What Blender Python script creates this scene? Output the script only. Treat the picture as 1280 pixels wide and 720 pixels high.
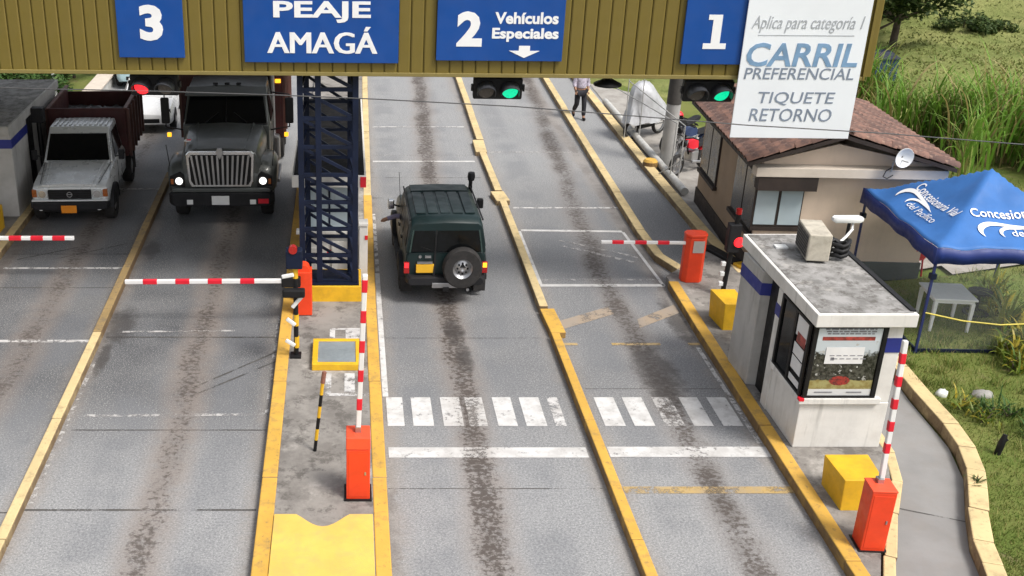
import bpy, bmesh, math, random
from mathutils import Vector, Matrix
random.seed(7)
R = math.radians
for o in list(bpy.data.objects): bpy.data.objects.remove(o)
scene = bpy.context.scene
COL = scene.collection

# ------------------------------------------------------------------ camera, sky, sun, exposure
CAM_H = 9.4
cam_data = bpy.data.cameras.new('camera')
cam_data.sensor_width = 36.0
cam_data.lens = 36.0 * 1380.0 / 1280.0
cam_data.shift_x = (640 - 432) / 1280.0
cam_data.clip_end = 800
cam = bpy.data.objects.new('camera', cam_data)
COL.objects.link(cam)
cam.location = (0, 0, CAM_H)
cam.rotation_euler = (math.pi / 2 - math.atan(606 / 1380.0), 0, 0)
scene.camera = cam

SUN_EL, SUN_AZ = 55.0, 130.0       # azimuth clockwise from +Y (the road direction): from the right, a little behind the camera
world = bpy.data.worlds.new('World')
scene.world = world
world.use_nodes = True
wn = world.node_tree
wn.nodes.clear()
sky = wn.nodes.new('ShaderNodeTexSky')
sky.sky_type = 'NISHITA'
sky.sun_disc = False
sky.sun_elevation = R(SUN_EL)
sky.sun_rotation = R(SUN_AZ)
sky.dust_density = 4.0
hsv = wn.nodes.new('ShaderNodeHueSaturation')      # a veiled, nearly white sky
hsv.inputs['Saturation'].default_value = 0.30
bg = wn.nodes.new('ShaderNodeBackground')
bg.inputs['Strength'].default_value = 0.125
wout = wn.nodes.new('ShaderNodeOutputWorld')
wn.links.new(sky.outputs[0], hsv.inputs['Color'])
wn.links.new(hsv.outputs[0], bg.inputs['Color'])
wn.links.new(bg.outputs[0], wout.inputs['Surface'])

sun_data = bpy.data.lights.new('sun', 'SUN')
sun_data.energy = 1.95
sun_data.angle = R(16)
sun_data.color = (1.0, 0.95, 0.88)
sun = bpy.data.objects.new('sun', sun_data)
COL.objects.link(sun)
sd = Vector((math.sin(R(SUN_AZ)) * math.cos(R(SUN_EL)), math.cos(R(SUN_AZ)) * math.cos(R(SUN_EL)), math.sin(R(SUN_EL))))
sun.rotation_euler = (-sd).to_track_quat('-Z', 'Y').to_euler()
sun.location = (20, -10, 40)

scene.view_settings.view_transform = 'Standard'
scene.view_settings.look = 'None'
scene.view_settings.gamma = 1.0
scene.view_settings.use_curve_mapping = False
scene.view_settings.exposure = 0.62

# ------------------------------------------------------------------ materials
MATS = {}
class NT:
    def __init__(s, name):
        s.m = bpy.data.materials.new(name); s.m.use_nodes = True
        s.t = s.m.node_tree; s.t.nodes.clear()
        s.out = s.t.nodes.new('ShaderNodeOutputMaterial')
        s.b = s.t.nodes.new('ShaderNodeBsdfPrincipled')
        s.t.links.new(s.b.outputs[0], s.out.inputs[0])
        s._co = None
    def put(s, sock, v):
        if isinstance(v, bpy.types.NodeSocket): s.t.links.new(v, sock)
        elif isinstance(v, (tuple, list)):
            sock.default_value = tuple(v) + (1.0,) * (len(sock.default_value) - len(v))
        else: sock.default_value = v
    def co(s):
        if s._co is None: s._co = s.t.nodes.new('ShaderNodeTexCoord').outputs['Object']
        return s._co
    def xyz(s):
        n = s.t.nodes.new('ShaderNodeSeparateXYZ'); s.put(n.inputs[0], s.co()); return n.outputs
    def scaled(s, v):
        n = s.t.nodes.new('ShaderNodeMapping'); s.put(n.inputs['Vector'], s.co()); n.inputs['Scale'].default_value = v; return n.outputs[0]
    def noise(s, scale, detail=3, rough=.55, vec=None):
        n = s.t.nodes.new('ShaderNodeTexNoise'); s.put(n.inputs['Vector'], vec or s.co())
        n.inputs['Scale'].default_value = scale; n.inputs['Detail'].default_value = detail; n.inputs['Roughness'].default_value = rough
        return n.outputs[0]
    def voro(s, scale, vec=None):
        n = s.t.nodes.new('ShaderNodeTexVoronoi'); s.put(n.inputs['Vector'], vec or s.co()); n.inputs['Scale'].default_value = scale
        return n.outputs['Distance']
    def math(s, op, a, b=0.0, c=None):
        n = s.t.nodes.new('ShaderNodeMath'); n.operation = op
        s.put(n.inputs[0], a); s.put(n.inputs[1], b)
        if c is not None: s.put(n.inputs[2], c)
        return n.outputs[0]
    def rng(s, v, a, b, c=0.0, d=1.0, smooth=True):
        n = s.t.nodes.new('ShaderNodeMapRange'); n.interpolation_type = 'SMOOTHSTEP' if smooth else 'LINEAR'
        s.put(n.inputs[0], v)
        for i, q in enumerate((a, b, c, d)): s.put(n.inputs[i + 1], q)
        return n.outputs[0]
    def mix(s, f, a, b):
        n = s.t.nodes.new('ShaderNodeMix'); n.data_type = 'RGBA'
        s.put(n.inputs[0], f); s.put(n.inputs[6], a); s.put(n.inputs[7], b)
        return n.outputs[2]
    def bump(s, h, strength=.3, dist=.01):
        n = s.t.nodes.new('ShaderNodeBump'); s.put(n.inputs['Height'], h)
        n.inputs['Strength'].default_value = strength; n.inputs['Distance'].default_value = dist
        s.t.links.new(n.outputs[0], s.b.inputs['Normal'])
    def island(s):
        return s.t.nodes.new('ShaderNodeNewGeometry').outputs['Random Per Island']

def mat(name, col, rough=.6, metal=0.0, var=.12, vs=2.5, dirt=0.0, dirtcol=(.10, .085, .07), bump=0.0, bs=60, spec=.5, coat=0.0, emit=None, estr=0.0, streak=0.0):
    if name in MATS: return MATS[name]
    n = NT(name)
    lo = tuple(max(0, c * (1 - var)) for c in col); hi = tuple(min(1, c * (1 + var)) for c in col)
    c = n.mix(n.rng(n.noise(vs, 4), .3, .7), lo, hi)
    c = n.mix(n.math('MULTIPLY', n.noise(vs * 17, 2), var * .8), c, tuple(x * .6 for x in col))
    if dirt > 0:
        f = n.math('MULTIPLY', n.rng(n.noise(vs * 1.7, 6, .7), .42, .72), dirt)
        c = n.mix(f, c, dirtcol)
    if streak:      # rain streaks run down the wall
        f = n.math('MULTIPLY', n.rng(n.noise(5, 4, .7, n.scaled((1, 1, .09))), .52, .75), streak)
        c = n.mix(f, c, tuple(x * .45 for x in col))
    n.put(n.b.inputs['Base Color'], c)
    n.put(n.b.inputs['Roughness'], n.rng(n.noise(vs * 3, 3), .2, .8, max(.02, rough - .1), min(1, rough + .1)))
    n.b.inputs['Metallic'].default_value = metal
    n.b.inputs['Specular IOR Level'].default_value = spec
    n.b.inputs['Coat Weight'].default_value = coat
    if bump: n.bump(n.noise(bs, 3), bump)
    if emit:
        n.b.inputs['Emission Color'].default_value = (*emit, 1); n.b.inputs['Emission Strength'].default_value = estr
    MATS[name] = n.m
    return n.m

def leafmat(name, cols, rough=.6, trans=.25):
    n = NT(name)
    r = n.island()
    c = n.mix(n.rng(r, 0, .5), cols[0], cols[1])
    c = n.mix(n.rng(r, .5, 1), c, cols[2])
    c = n.mix(n.math('MULTIPLY', n.rng(n.noise(.6, 3), .4, .65), .45), c, tuple(x * .55 for x in cols[0]))
    n.put(n.b.inputs['Base Color'], c); n.b.inputs['Roughness'].default_value = rough
    n.b.inputs['Specular IOR Level'].default_value = .25
    tr = n.t.nodes.new('ShaderNodeBsdfTranslucent'); n.put(tr.inputs[0], c)
    mx = n.t.nodes.new('ShaderNodeMixShader'); mx.inputs[0].default_value = trans
    n.t.links.new(n.b.outputs[0], mx.inputs[1]); n.t.links.new(tr.outputs[0], mx.inputs[2]); n.t.links.new(mx.outputs[0], n.out.inputs[0])
    MATS[name] = n.m
    return n.m

LANES = [(-6.05, .75, .55, 0.0), (-2.77, .80, .70, 0.0), (2.06, 1.0, .60, .7), (5.55, .85, .30, 1.3)]   # centre, mud amount, dust amount, drift
def lane_dirt(n):
    """mud and oil dropped along the middle of each lane: returns (dust, spots, film) factors"""
    x, y, z = n.xyz()
    wob = n.math('MULTIPLY', n.math('SUBTRACT', n.noise(.45, 2), .5), .40)
    xx = n.math('ADD', x, wob)
    yneg = n.rng(y, 22, 42, 0, 1, False)
    sp = n.noise(11, 4, .72, n.scaled((.95, 1.1, 1)))
    cl = n.noise(.9, 3, .6)
    clump = n.rng(cl, .33, .66, -.045, .055)
    dustn = n.rng(n.noise(2.6, 4, .7), .25, .6, .4, 1)
    filmn = n.noise(.55, 3, .6)
    tot_d = tot_s = tot_f = None
    for i, (xc, mud, dusty, drift) in enumerate(LANES):
        xcn = xc if not drift else n.math('ADD', n.math('MULTIPLY', yneg, drift), xc)
        d = n.math('ABSOLUTE', n.math('SUBTRACT', xx, xcn))
        dust = n.math('MULTIPLY', n.math('MULTIPLY', n.rng(d, .12, .58, 1, 0), dusty), dustn)
        core = n.rng(d, .02, .42, 1, 0)
        lev = n.math('ADD', n.math('ADD', sp, clump), n.math('MULTIPLY', core, .19))
        thr = (.635, .625, .575, .60)[i]
        f = n.math('MULTIPLY', n.rng(lev, thr, thr + .17), mud)
        f = n.math('MULTIPLY', f, n.rng(core, .0, .75))
        film = n.math('MULTIPLY', n.rng(d, .02, .40, 1, 0), n.rng(filmn, .38, .64, .10, (.25, .28, .50, .72)[i]))
        tot_d = dust if tot_d is None else n.math('MAXIMUM', tot_d, dust)
        tot_s = f if tot_s is None else n.math('MAXIMUM', tot_s, f)
        tot_f = film if tot_f is None else n.math('MAXIMUM', tot_f, film)
    return tot_d, n.math('MINIMUM', tot_s, .88), tot_f

def paint(name, col, wear=.5, dirtc=(.30, .28, .26), scale=3.0):
    """road paint, worn through where the noise says so (alpha lets the road show)"""
    n = NT(name)
    w = n.noise(scale, 7, .68)
    fine = n.noise(38, 3)
    dust, spots, film = lane_dirt(n)
    c = n.mix(n.math('MULTIPLY', n.rng(n.noise(scale * .7, 5), .35, .7), .45), col, dirtc)
    c = n.mix(n.math('MULTIPLY', n.rng(n.noise(6, 6, .75), .5, .65), .35), c, dirtc)
    c = n.mix(n.math('MULTIPLY', fine, .25), c, tuple(x * .6 for x in col))
    c = n.mix(n.math('MULTIPLY', dust, .55), c, (.33, .28, .24))
    n.put(n.b.inputs['Base Color'], c); n.b.inputs['Roughness'].default_value = .75
    a = n.rng(n.math('ADD', w, n.math('MULTIPLY', n.math('SUBTRACT', fine, .5), .25)), wear - .13, wear + .05)
    a = n.math('MULTIPLY', a, n.math('SUBTRACT', 1, n.math('MULTIPLY', n.math('MAXIMUM', spots, n.math('MULTIPLY', film, .5)), .8)))
    n.put(n.b.inputs['Alpha'], a)
    MATS[name] = n.m
    return n.m

# worn grey pavement with pale slabs, painted gantry shade, dust bands and oil-and-mud trails along the middle of each lane
def asphalt_mat():
    n = NT('asphalt')
    x, y, z = n.xyz()
    fine = n.noise(27, 2, .75); mid = n.noise(9, 4, .7); big = n.noise(.55, 5)
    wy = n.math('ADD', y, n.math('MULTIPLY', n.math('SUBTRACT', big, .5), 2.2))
    # pale slabs at both ends; shade around the gantry painted darker in between
    old = n.math('MULTIPLY', n.rng(wy, 13.4, 17.8), n.rng(wy, 25.5, 31, 1, 0))  # old: mask of the painted gantry shade
    left = n.rng(n.math('ADD', x, n.math('MULTIPLY', n.math('SUBTRACT', big, .5), .6)), -1.6, -.8, 1, 0)  # left lanes get the deepest painted shade
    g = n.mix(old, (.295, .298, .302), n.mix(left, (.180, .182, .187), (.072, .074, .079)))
    g = n.mix(n.math('MULTIPLY', n.rng(big, .35, .68), .28), g, (.34, .337, .33))
    g = n.mix(n.math('MULTIPLY', n.rng(fine, .40, .66), .55), g, (.105, .11, .12))
    g = n.mix(n.math('MULTIPLY', n.rng(n.noise(44, 1), .54, .68), .5), g, (.52, .515, .50))
    g = n.mix(n.math('MULTIPLY', n.rng(n.noise(7, 5, .8, n.scaled((1, .12, 1))), .45, .75), .22), g, (.15, .15, .155))
    # wheel tracks: aggregate polished bluer
    tr = n.rng(n.noise(.7, 3), .40, .6, 0, .55); trf = n.math('MULTIPLY', tr, n.rng(fine, .3, .6, .35, 1)); tot = None
    for xt in (-6.75, -5.35, -3.6, -2.0, 1.25, 2.85, 4.8, 6.25):
        d = n.rng(n.math('ABSOLUTE', n.math('SUBTRACT', x, xt)), .15, .5, 1, 0)
        tot = d if tot is None else n.math('MAXIMUM', tot, d)
    g = n.mix(n.math('MULTIPLY', tot, trf), g, (.155, .162, .175))
    # dust washed up beside every kerb
    wob = n.math('MULTIPLY', n.math('SUBTRACT', mid, .5), .35); tot = None
    for xk in (-7.6, -4.75, -1.2, .62, 4.0, 6.75):
        d = n.math('ABSOLUTE', n.math('SUBTRACT', n.math('ADD', x, wob), xk)); tot = d if tot is None else n.math('MINIMUM', tot, d)
    kn = n.noise(.9, 4, .65)
    g = n.mix(n.math('MULTIPLY', n.rng(tot, .08, .42, 1, 0), n.rng(kn, .32, .65, .10, .5)), g, (.29, .25, .215))
    g = n.mix(n.math('MULTIPLY', n.rng(tot, .06, .2, 1, 0), n.rng(kn, .40, .6, .45, 0)), g, (.13, .10, .08))
    dust, spots, film = lane_dirt(n)
    g = n.mix(n.math('MULTIPLY', dust, .85), g, (.265, .220, .188))
    g = n.mix(film, g, (.110, .098, .090))
    g = n.mix(spots, g, (.070, .056, .048))
    # dark oil splashes of their own shape
    sn = n.math('MULTIPLY', n.math('SUBTRACT', n.noise(4.5, 5, .75), .5), 3.4); tot = None
    for (px, py, rx, ry) in ((-4.42, 19.55, .30, .85), (-4.48, 18.2, .12, .7), (5.62, 17.6, .40, 1.2), (2.1, 19.3, .20, .6), (2.2, 18.2, .16, .6), (6.55, 19.8, .20, 1.1), (-4.45, 23.6, .2, .6)):
        dx = n.math('DIVIDE', n.math('SUBTRACT', x, px), rx); dy = n.math('DIVIDE', n.math('SUBTRACT', y, py), ry)
        rr = n.math('ADD', n.math('MULTIPLY', dx, dx), n.math('MULTIPLY', dy, dy)); tot = rr if tot is None else n.math('MINIMUM', tot, rr)
    g = n.mix(n.rng(n.math('ADD', tot, sn), .1, 1.5, .72, 0), g, (.045, .040, .038))
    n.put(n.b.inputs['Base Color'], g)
    n.put(n.b.inputs['Roughness'], n.rng(big, .3, .7, .55, .75))
    n.b.inputs['Specular IOR Level'].default_value = .4
    n.bump(n.math('ADD', fine, n.math('MULTIPLY', mid, .4)), .35, .006)
    return n.m
M_ASPH = asphalt_mat()

def concrete_mat(name, a, b, stain=.5, sc=1.0):
    n = NT(name)
    c = n.mix(n.rng(n.noise(1.6 * sc, 6, .7), .36, .64), a, b)
    c = n.mix(n.math('MULTIPLY', n.rng(n.noise(2.6 * sc, 7, .75), .5, .62), stain), c, (.105, .095, .085))
    c = n.mix(n.math('MULTIPLY', n.rng(n.noise(.9 * sc, 6, .7), .55, .68), stain * .8), c, (.50, .47, .43))
    c = n.mix(n.math('MULTIPLY', n.noise(60, 2), .3), c, tuple(q * .6 for q in a))
    n.put(n.b.inputs['Base Color'], c); n.b.inputs['Roughness'].default_value = .85
    n.bump(n.noise(35, 5), .3, .006)
    MATS[name] = n.m
    return n.m
M_CONC = concrete_mat('island_concrete', (.19, .175, .16), (.30, .28, .255), .85)
M_CONC2 = concrete_mat('pale_concrete', (.30, .28, .255), (.40, .38, .35), .25)
M_ROOFC = concrete_mat('roof_concrete', (.19, .185, .175), (.37, .36, .35), .85, 1.9)
M_ROOFD = mat('dark_membrane', (.008, .008, .009), .9, var=.4, vs=4, spec=.15, dirt=.2, dirtcol=(.06, .055, .05))

def kerb_mat(name, col, wear):
    n = NT(name)
    c = n.mix(n.rng(n.noise(1.3, 4), .3, .7), tuple(q * .82 for q in col), col)
    c = n.mix(n.math('MULTIPLY', n.rng(n.noise(3.5, 7, .75), .48, .66), wear), c, (.17, .13, .085))
    c = n.mix(n.math('MULTIPLY', n.rng(n.noise(14, 4, .7), .6, .7), wear), c, (.10, .085, .07))
    # tyre-scuffed, muddy upright faces
    g_ = n.t.nodes.new('ShaderNodeNewGeometry'); sp_ = n.t.nodes.new('ShaderNodeSeparateXYZ'); n.t.links.new(g_.outputs['True Normal'], sp_.inputs[0])
    up = n.rng(sp_.outputs[2], .2, .7, 1, 0)
    c = n.mix(n.math('MULTIPLY', up, n.rng(n.noise(2.2, 6, .7), .25, .6, .35, .9)), c, (.13, .080, .042))
    n.put(n.b.inputs['Base Color'], c); n.b.inputs['Roughness'].default_value = .75
    n.bump(n.noise(30, 5), .35, .006)
    MATS[name] = n.m
    return n.m
M_KY = kerb_mat('kerb_yellow', (.66, .385, .065), .38)
M_KYP = kerb_mat('kerb_faded_yellow', (.67, .52, .27), .34)
M_YEL = mat('block_yellow', (.72, .42, .015), .55, var=.10, vs=3, dirt=.28, dirtcol=(.30, .17, .03))
M_NOSE = mat('fresh_yellow', (.72, .475, .10), .7, var=.08, vs=2, dirt=.45, dirtcol=(.46, .33, .14), bump=.3)
M_ORG = mat('barrier_orange', (.78, .055, .012), .45, var=.08, vs=3, dirt=.10, dirtcol=(.30, .03, .01))
M_WHT = paint('white_paint', (.66, .655, .645), .39, scale=5)
M_WHTW = paint('white_paint_worn', (.62, .61, .60), .50, scale=4)
M_WHTF = paint('white_paint_faint', (.50, .49, .48), .56, scale=5)
M_YLN = paint('yellow_paint_worn', (.50, .34, .12), .47, scale=3)
M_BRN = paint('brown_dust_strip', (.36, .28, .20), .47, scale=2)
M_JNT = paint('joint_tar', (.10, .095, .09), .50, (.05, .045, .04), 1.6)
M_BOOTH = mat('booth_white', (.70, .685, .65), .7, var=.07, vs=1.5, streak=.5, dirt=.22, dirtcol=(.33, .30, .26), bump=.12, bs=50)
M_BOOTHG = mat('booth_grey_white', (.47, .46, .44), .75, var=.08, vs=1.3, streak=.5, dirt=.32, dirtcol=(.24, .22, .19), bump=.12, bs=50)
M_BLUE = mat('stripe_blue', (.02, .03, .22), .5, var=.12)
M_SIGN = mat('sign_blue', (.003, .062, .29), .42, var=.05, vs=1.2, dirt=.05)
M_LET = mat('letter_white', (.84, .84, .85), .5, var=.03)
M_OLV = mat('olive_sheet', (.165, .122, .022), .5, var=.07, vs=1.0, dirt=.14, dirtcol=(.15, .115, .03))
M_OLV2 = mat('olive_trim', (.22, .175, .055), .5, var=.07)
M_NAVY = mat('tower_navy', (.006, .011, .030), .55, var=.25, spec=.25)
M_BLK = mat('black_metal', (.009, .009, .010), .5, var=.3, spec=.3)
M_BLKP = mat('black_plastic', (.014, .014, .016), .6, var=.25, spec=.3)
M_RUB = mat('rubber', (.017, .016, .016), .85, var=.3, vs=6, dirt=.3, dirtcol=(.06, .05, .042))
M_CHR = mat('chrome', (.72, .72, .72), .18, 1.0, var=.05)
M_STEEL = mat('steel', (.45, .45, .46), .38, .9, var=.12)
M_GLS = mat('dark_glass', (.004, .0045, .005), .08, var=.2, spec=.22)
M_GLS2 = mat('side_glass', (.006, .007, .008), .45, var=.2, spec=.12)
M_GLSB = mat('pale_glass', (.40, .48, .52), .18, var=.08, vs=.8, spec=.6)
M_RED = mat('reflective_red', (.68, .012, .03), .45, var=.08)
M_WHB = mat('boom_white', (.76, .75, .74), .45, var=.05, dirt=.12, dirtcol=(.45, .42, .38))
M_LRED = mat('lamp_red', (.7, .02, .02), .3, emit=(1, .02, .03), estr=1.1)
M_LRED2 = mat('lamp_red_unlit', (.35, .012, .012), .25)
M_LGRN = mat('lamp_green', (.0, .4, .2), .3, emit=(0.0, .66, .32), estr=.75)
M_LOFF = mat('lamp_unlit', (.10, .085, .075), .25)
M_LAMB = mat('lamp_amber', (.8, .35, .02), .3, emit=(1, .42, .02), estr=1.3)
M_LWHT = mat('lamp_white', (.9, .9, .9), .2, emit=(1, .97, .92), estr=.95)
M_PLY = mat('plate_yellow', (.72, .40, .02), .5, var=.05)
M_PLO = mat('plate_orange', (.80, .26, .01), .5, var=.05)
M_GRN = mat('green_car_paint', (.006, .018, .019), .42, .0, var=.15, vs=1.5, dirt=.12, dirtcol=(.04, .04, .036), spec=.35)
M_SIL = mat('silver_car_paint', (.66, .68, .68), .30, .25, var=.03, vs=1.2, coat=.3)
M_GRY = mat('dark_grey_truck_paint', (.080, .088, .086), .38, .15, var=.12, vs=1.2, dirt=.2, dirtcol=(.11, .10, .085), coat=.2)
M_CRG = mat('cargo_maroon', (.060, .012, .012), .65, var=.25, vs=2, dirt=.35, dirtcol=(.05, .03, .025))
M_CAR = mat('white_car_paint', (.74, .75, .76), .25, var=.03, coat=.5)
M_TEAL = mat('pale_teal_paint', (.42, .58, .62), .3, var=.04, coat=.4)
M_WALL = mat('house_cream', (.70, .565, .445), .8, streak=.15, var=.05, vs=1.0, dirt=.16, dirtcol=(.36, .29, .23), bump=.12, bs=40)
M_WALLB = mat('house_cream_shaded', (.33, .235, .155), .8, var=.08, vs=1.0, dirt=.2, dirtcol=(.2, .14, .1), bump=.12, bs=40)  # cream of the left wall with its shade painted in
M_BEAM = mat('house_beam', (.60, .53, .45), .75, var=.06, dirt=.15, dirtcol=(.36, .3, .25))
M_DKB = mat('dark_brown', (.030, .020, .016), .7, var=.3)
M_PIPE = mat('white_concrete', (.50, .50, .48), .75, var=.1, vs=4, dirt=.4, dirtcol=(.25, .23, .2))
M_GRYP = mat('pole_grey', (.36, .36, .35), .8, var=.1, dirt=.25, dirtcol=(.2, .19, .17))
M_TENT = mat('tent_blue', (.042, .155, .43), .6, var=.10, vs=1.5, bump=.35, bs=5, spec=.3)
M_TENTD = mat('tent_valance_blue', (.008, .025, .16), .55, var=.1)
M_PLAS = mat('white_plastic', (.74, .75, .74), .5, var=.05, dirt=.1)
M_BAN = mat('banner_white', (.78, .81, .85), .55, var=.03, vs=1.0)
M_TXB = mat('text_steel_blue', (.18, .31, .48), .6, var=.15, vs=4)
M_TXG = mat('text_slate', (.20, .24, .31), .6, var=.1)
M_TXL = mat('text_pale_grey', (.40, .42, .45), .6, var=.1)
M_SHIRT = mat('shirt_pale', (.46, .42, .50), .8, var=.3, vs=22)
M_TROU = mat('trousers_dark', (.012, .012, .018), .8, var=.2)
M_SKIN = mat('skin', (.30, .16, .10), .55, var=.08)
M_HAIR = mat('hair', (.012, .009, .008), .6)
M_COVER = mat('silver_cover', (.50, .51, .53), .42, .2, var=.15, vs=4, bump=.5, bs=7)
M_COAL = mat('coal', (.018, .018, .020), .55, var=.5, vs=9, spec=.6)
M_WHR = mat('plain_white', (.72, .72, .72), .6, var=.05)
M_PHG = mat('print_grass', (.30, .25, .11), .4, var=.4, vs=9, dirt=.5, dirtcol=(.10, .09, .05))
M_PHT = mat('print_trees', (.045, .045, .038), .4, var=.6, vs=9, dirt=.5, dirtcol=(.20, .20, .19))
M_PHR = mat('print_red', (.36, .05, .04), .4, var=.6, vs=9, dirt=.6, dirtcol=(.05, .04, .035))
M_PHS = mat('print_sky', (.46, .52, .55), .4, var=.08, vs=5)
M_PHX = mat('print_text', (.20, .20, .22), .4, var=.2, vs=20)
M_CLR = NT('clear_film'); M_CLR.b.inputs['Base Color'].default_value = (.7, .75, .78, 1); M_CLR.b.inputs['Roughness'].default_value = .25; M_CLR.b.inputs['Alpha'].default_value = .03; M_CLR = M_CLR.m

def poster_mat():
    n = NT('poster_print')
    x, y, z = n.xyz()
    w = n.math('MULTIPLY', n.math('SUBTRACT', n.noise(7, 5, .7), .5), .38)
    zz = n.math('ADD', z, w)
    c = n.mix(n.rng(zz, 1.62, 1.70), n.mix(n.rng(n.noise(16, 4, .7), .4, .65), (.020, .021, .017), (.085, .085, .070)), (.50, .55, .58))
    c = n.mix(n.rng(n.noise(11, 3), .62, .66), c, (.42, .42, .40))
    c = n.mix(n.rng(n.math('ADD', z, n.math('MULTIPLY', w, .25)), 1.19, 1.215, 1, 0), c, n.mix(n.rng(n.noise(9, 4), .4, .6), (.25, .20, .07), (.34, .31, .13)))
    dx = n.math('DIVIDE', n.math('SUBTRACT', x, .52), .17); dz = n.math('DIVIDE', n.math('SUBTRACT', z, 1.19), .085)
    rr = n.math('ADD', n.math('ADD', n.math('MULTIPLY', dx, dx), n.math('MULTIPLY', dz, dz)), n.math('MULTIPLY', w, 2.2))
    c = n.mix(n.rng(rr, .75, 1.0, 1, 0), c, n.mix(n.rng(n.noise(34, 2), .35, .75), (.34, .04, .032), (.10, .03, .028)))
    c = n.mix(n.rng(z, 1.045, 1.05, 1, 0), c, (.62, .63, .63))
    c = n.mix(n.rng(z, 1.86, 1.865), c, (.55, .60, .63))
    n.put(n.b.inputs['Base Color'], c); n.b.inputs['Roughness'].default_value = .25
    return n.m
M_POST = poster_mat()
def grass_ground():
    n = NT('grass_ground')
    c = n.mix(n.rng(n.noise(.5, 5), .35, .65), (.12, .165, .036), (.20, .21, .065))
    c = n.mix(n.rng(n.noise(2.4, 6, .7), .55, .72), c, (.21, .175, .09))
    c = n.mix(n.math('MULTIPLY', n.noise(40, 4), .4), c, (.045, .065, .018))
    n.put(n.b.inputs['Base Color'], c); n.b.inputs['Roughness'].default_value = .9
    n.b.inputs['Specular IOR Level'].default_value = .1
    n.bump(n.noise(25, 5), .6, .03)
    return n.m
M_GRS = grass_ground()
def hill_mat():
    n = NT('hill_grass')
    c = n.mix(n.rng(n.noise(.22, 6, .65), .38, .62), (.165, .195, .062), (.255, .265, .098))
    c = n.mix(n.math('MULTIPLY', n.rng(n.noise(.9, 7, .75), .53, .68), .6), c, (.07, .10, .024))
    c = n.mix(n.math('MULTIPLY', n.rng(n.noise(.35, 5, .6, n.scaled((1, 1, 3))), .6, .72), .5), c, (.26, .23, .10))
    n.put(n.b.inputs['Base Color'], c); n.b.inputs['Roughness'].default_value = .95
    n.b.inputs['Specular IOR Level'].default_value = .1
    n.bump(n.noise(3, 6, .7), .8, .15)
    return n.m
M_HILL = hill_mat()
L_LAWN = leafmat('lawn_blades', ((.105, .175, .028), (.185, .235, .052), (.36, .31, .12)))
L_HILL = leafmat('hill_tufts', ((.150, .185, .050), (.225, .250, .075), (.33, .32, .13)))
L_CANE = leafmat('cane_leaves', ((.105, .235, .022), (.19, .35, .050), (.36, .42, .12)), .5, .35)
L_CANE2 = leafmat('dry_cane_leaves', ((.17, .19, .045), (.34, .27, .10), (.46, .35, .19)), .6, .3)
L_TREE = leafmat('tree_leaves', ((.030, .058, .014), (.055, .092, .022), (.10, .135, .04)))
L_BUSH = leafmat('bush_leaves', ((.035, .085, .018), (.060, .130, .028), (.100, .170, .045)))
L_GARD = leafmat('garden_leaves', ((.085, .150, .022), (.190, .230, .035), (.42, .33, .04)), .4, .3)
M_BARK = mat('bark', (.085, .065, .048), .9, var=.3, vs=6, bump=.5, bs=20)
M_ROCK = mat('rock', (.30, .29, .27), .85, var=.25, vs=6, bump=.4, bs=15)
def tile_mat():
    n = NT('clay_tile')
    r = n.t.nodes.new('ShaderNodeObjectInfo').outputs['Random']
    c = n.mix(r, (.115, .066, .054), (.255, .140, .105))
    c = n.mix(n.math('MULTIPLY', n.rng(n.noise(5, 5, .7), .45, .68), .85), c, (.075, .048, .046))
    c = n.mix(n.math('MULTIPLY', n.rng(n.noise(9, 4), .6, .72), .5), c, (.40, .26, .19))
    n.put(n.b.inputs['Base Color'], c); n.b.inputs['Roughness'].default_value = .85
    n.bump(n.noise(30, 4), .3)
    return n.m
M_TILE = tile_mat()
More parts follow.
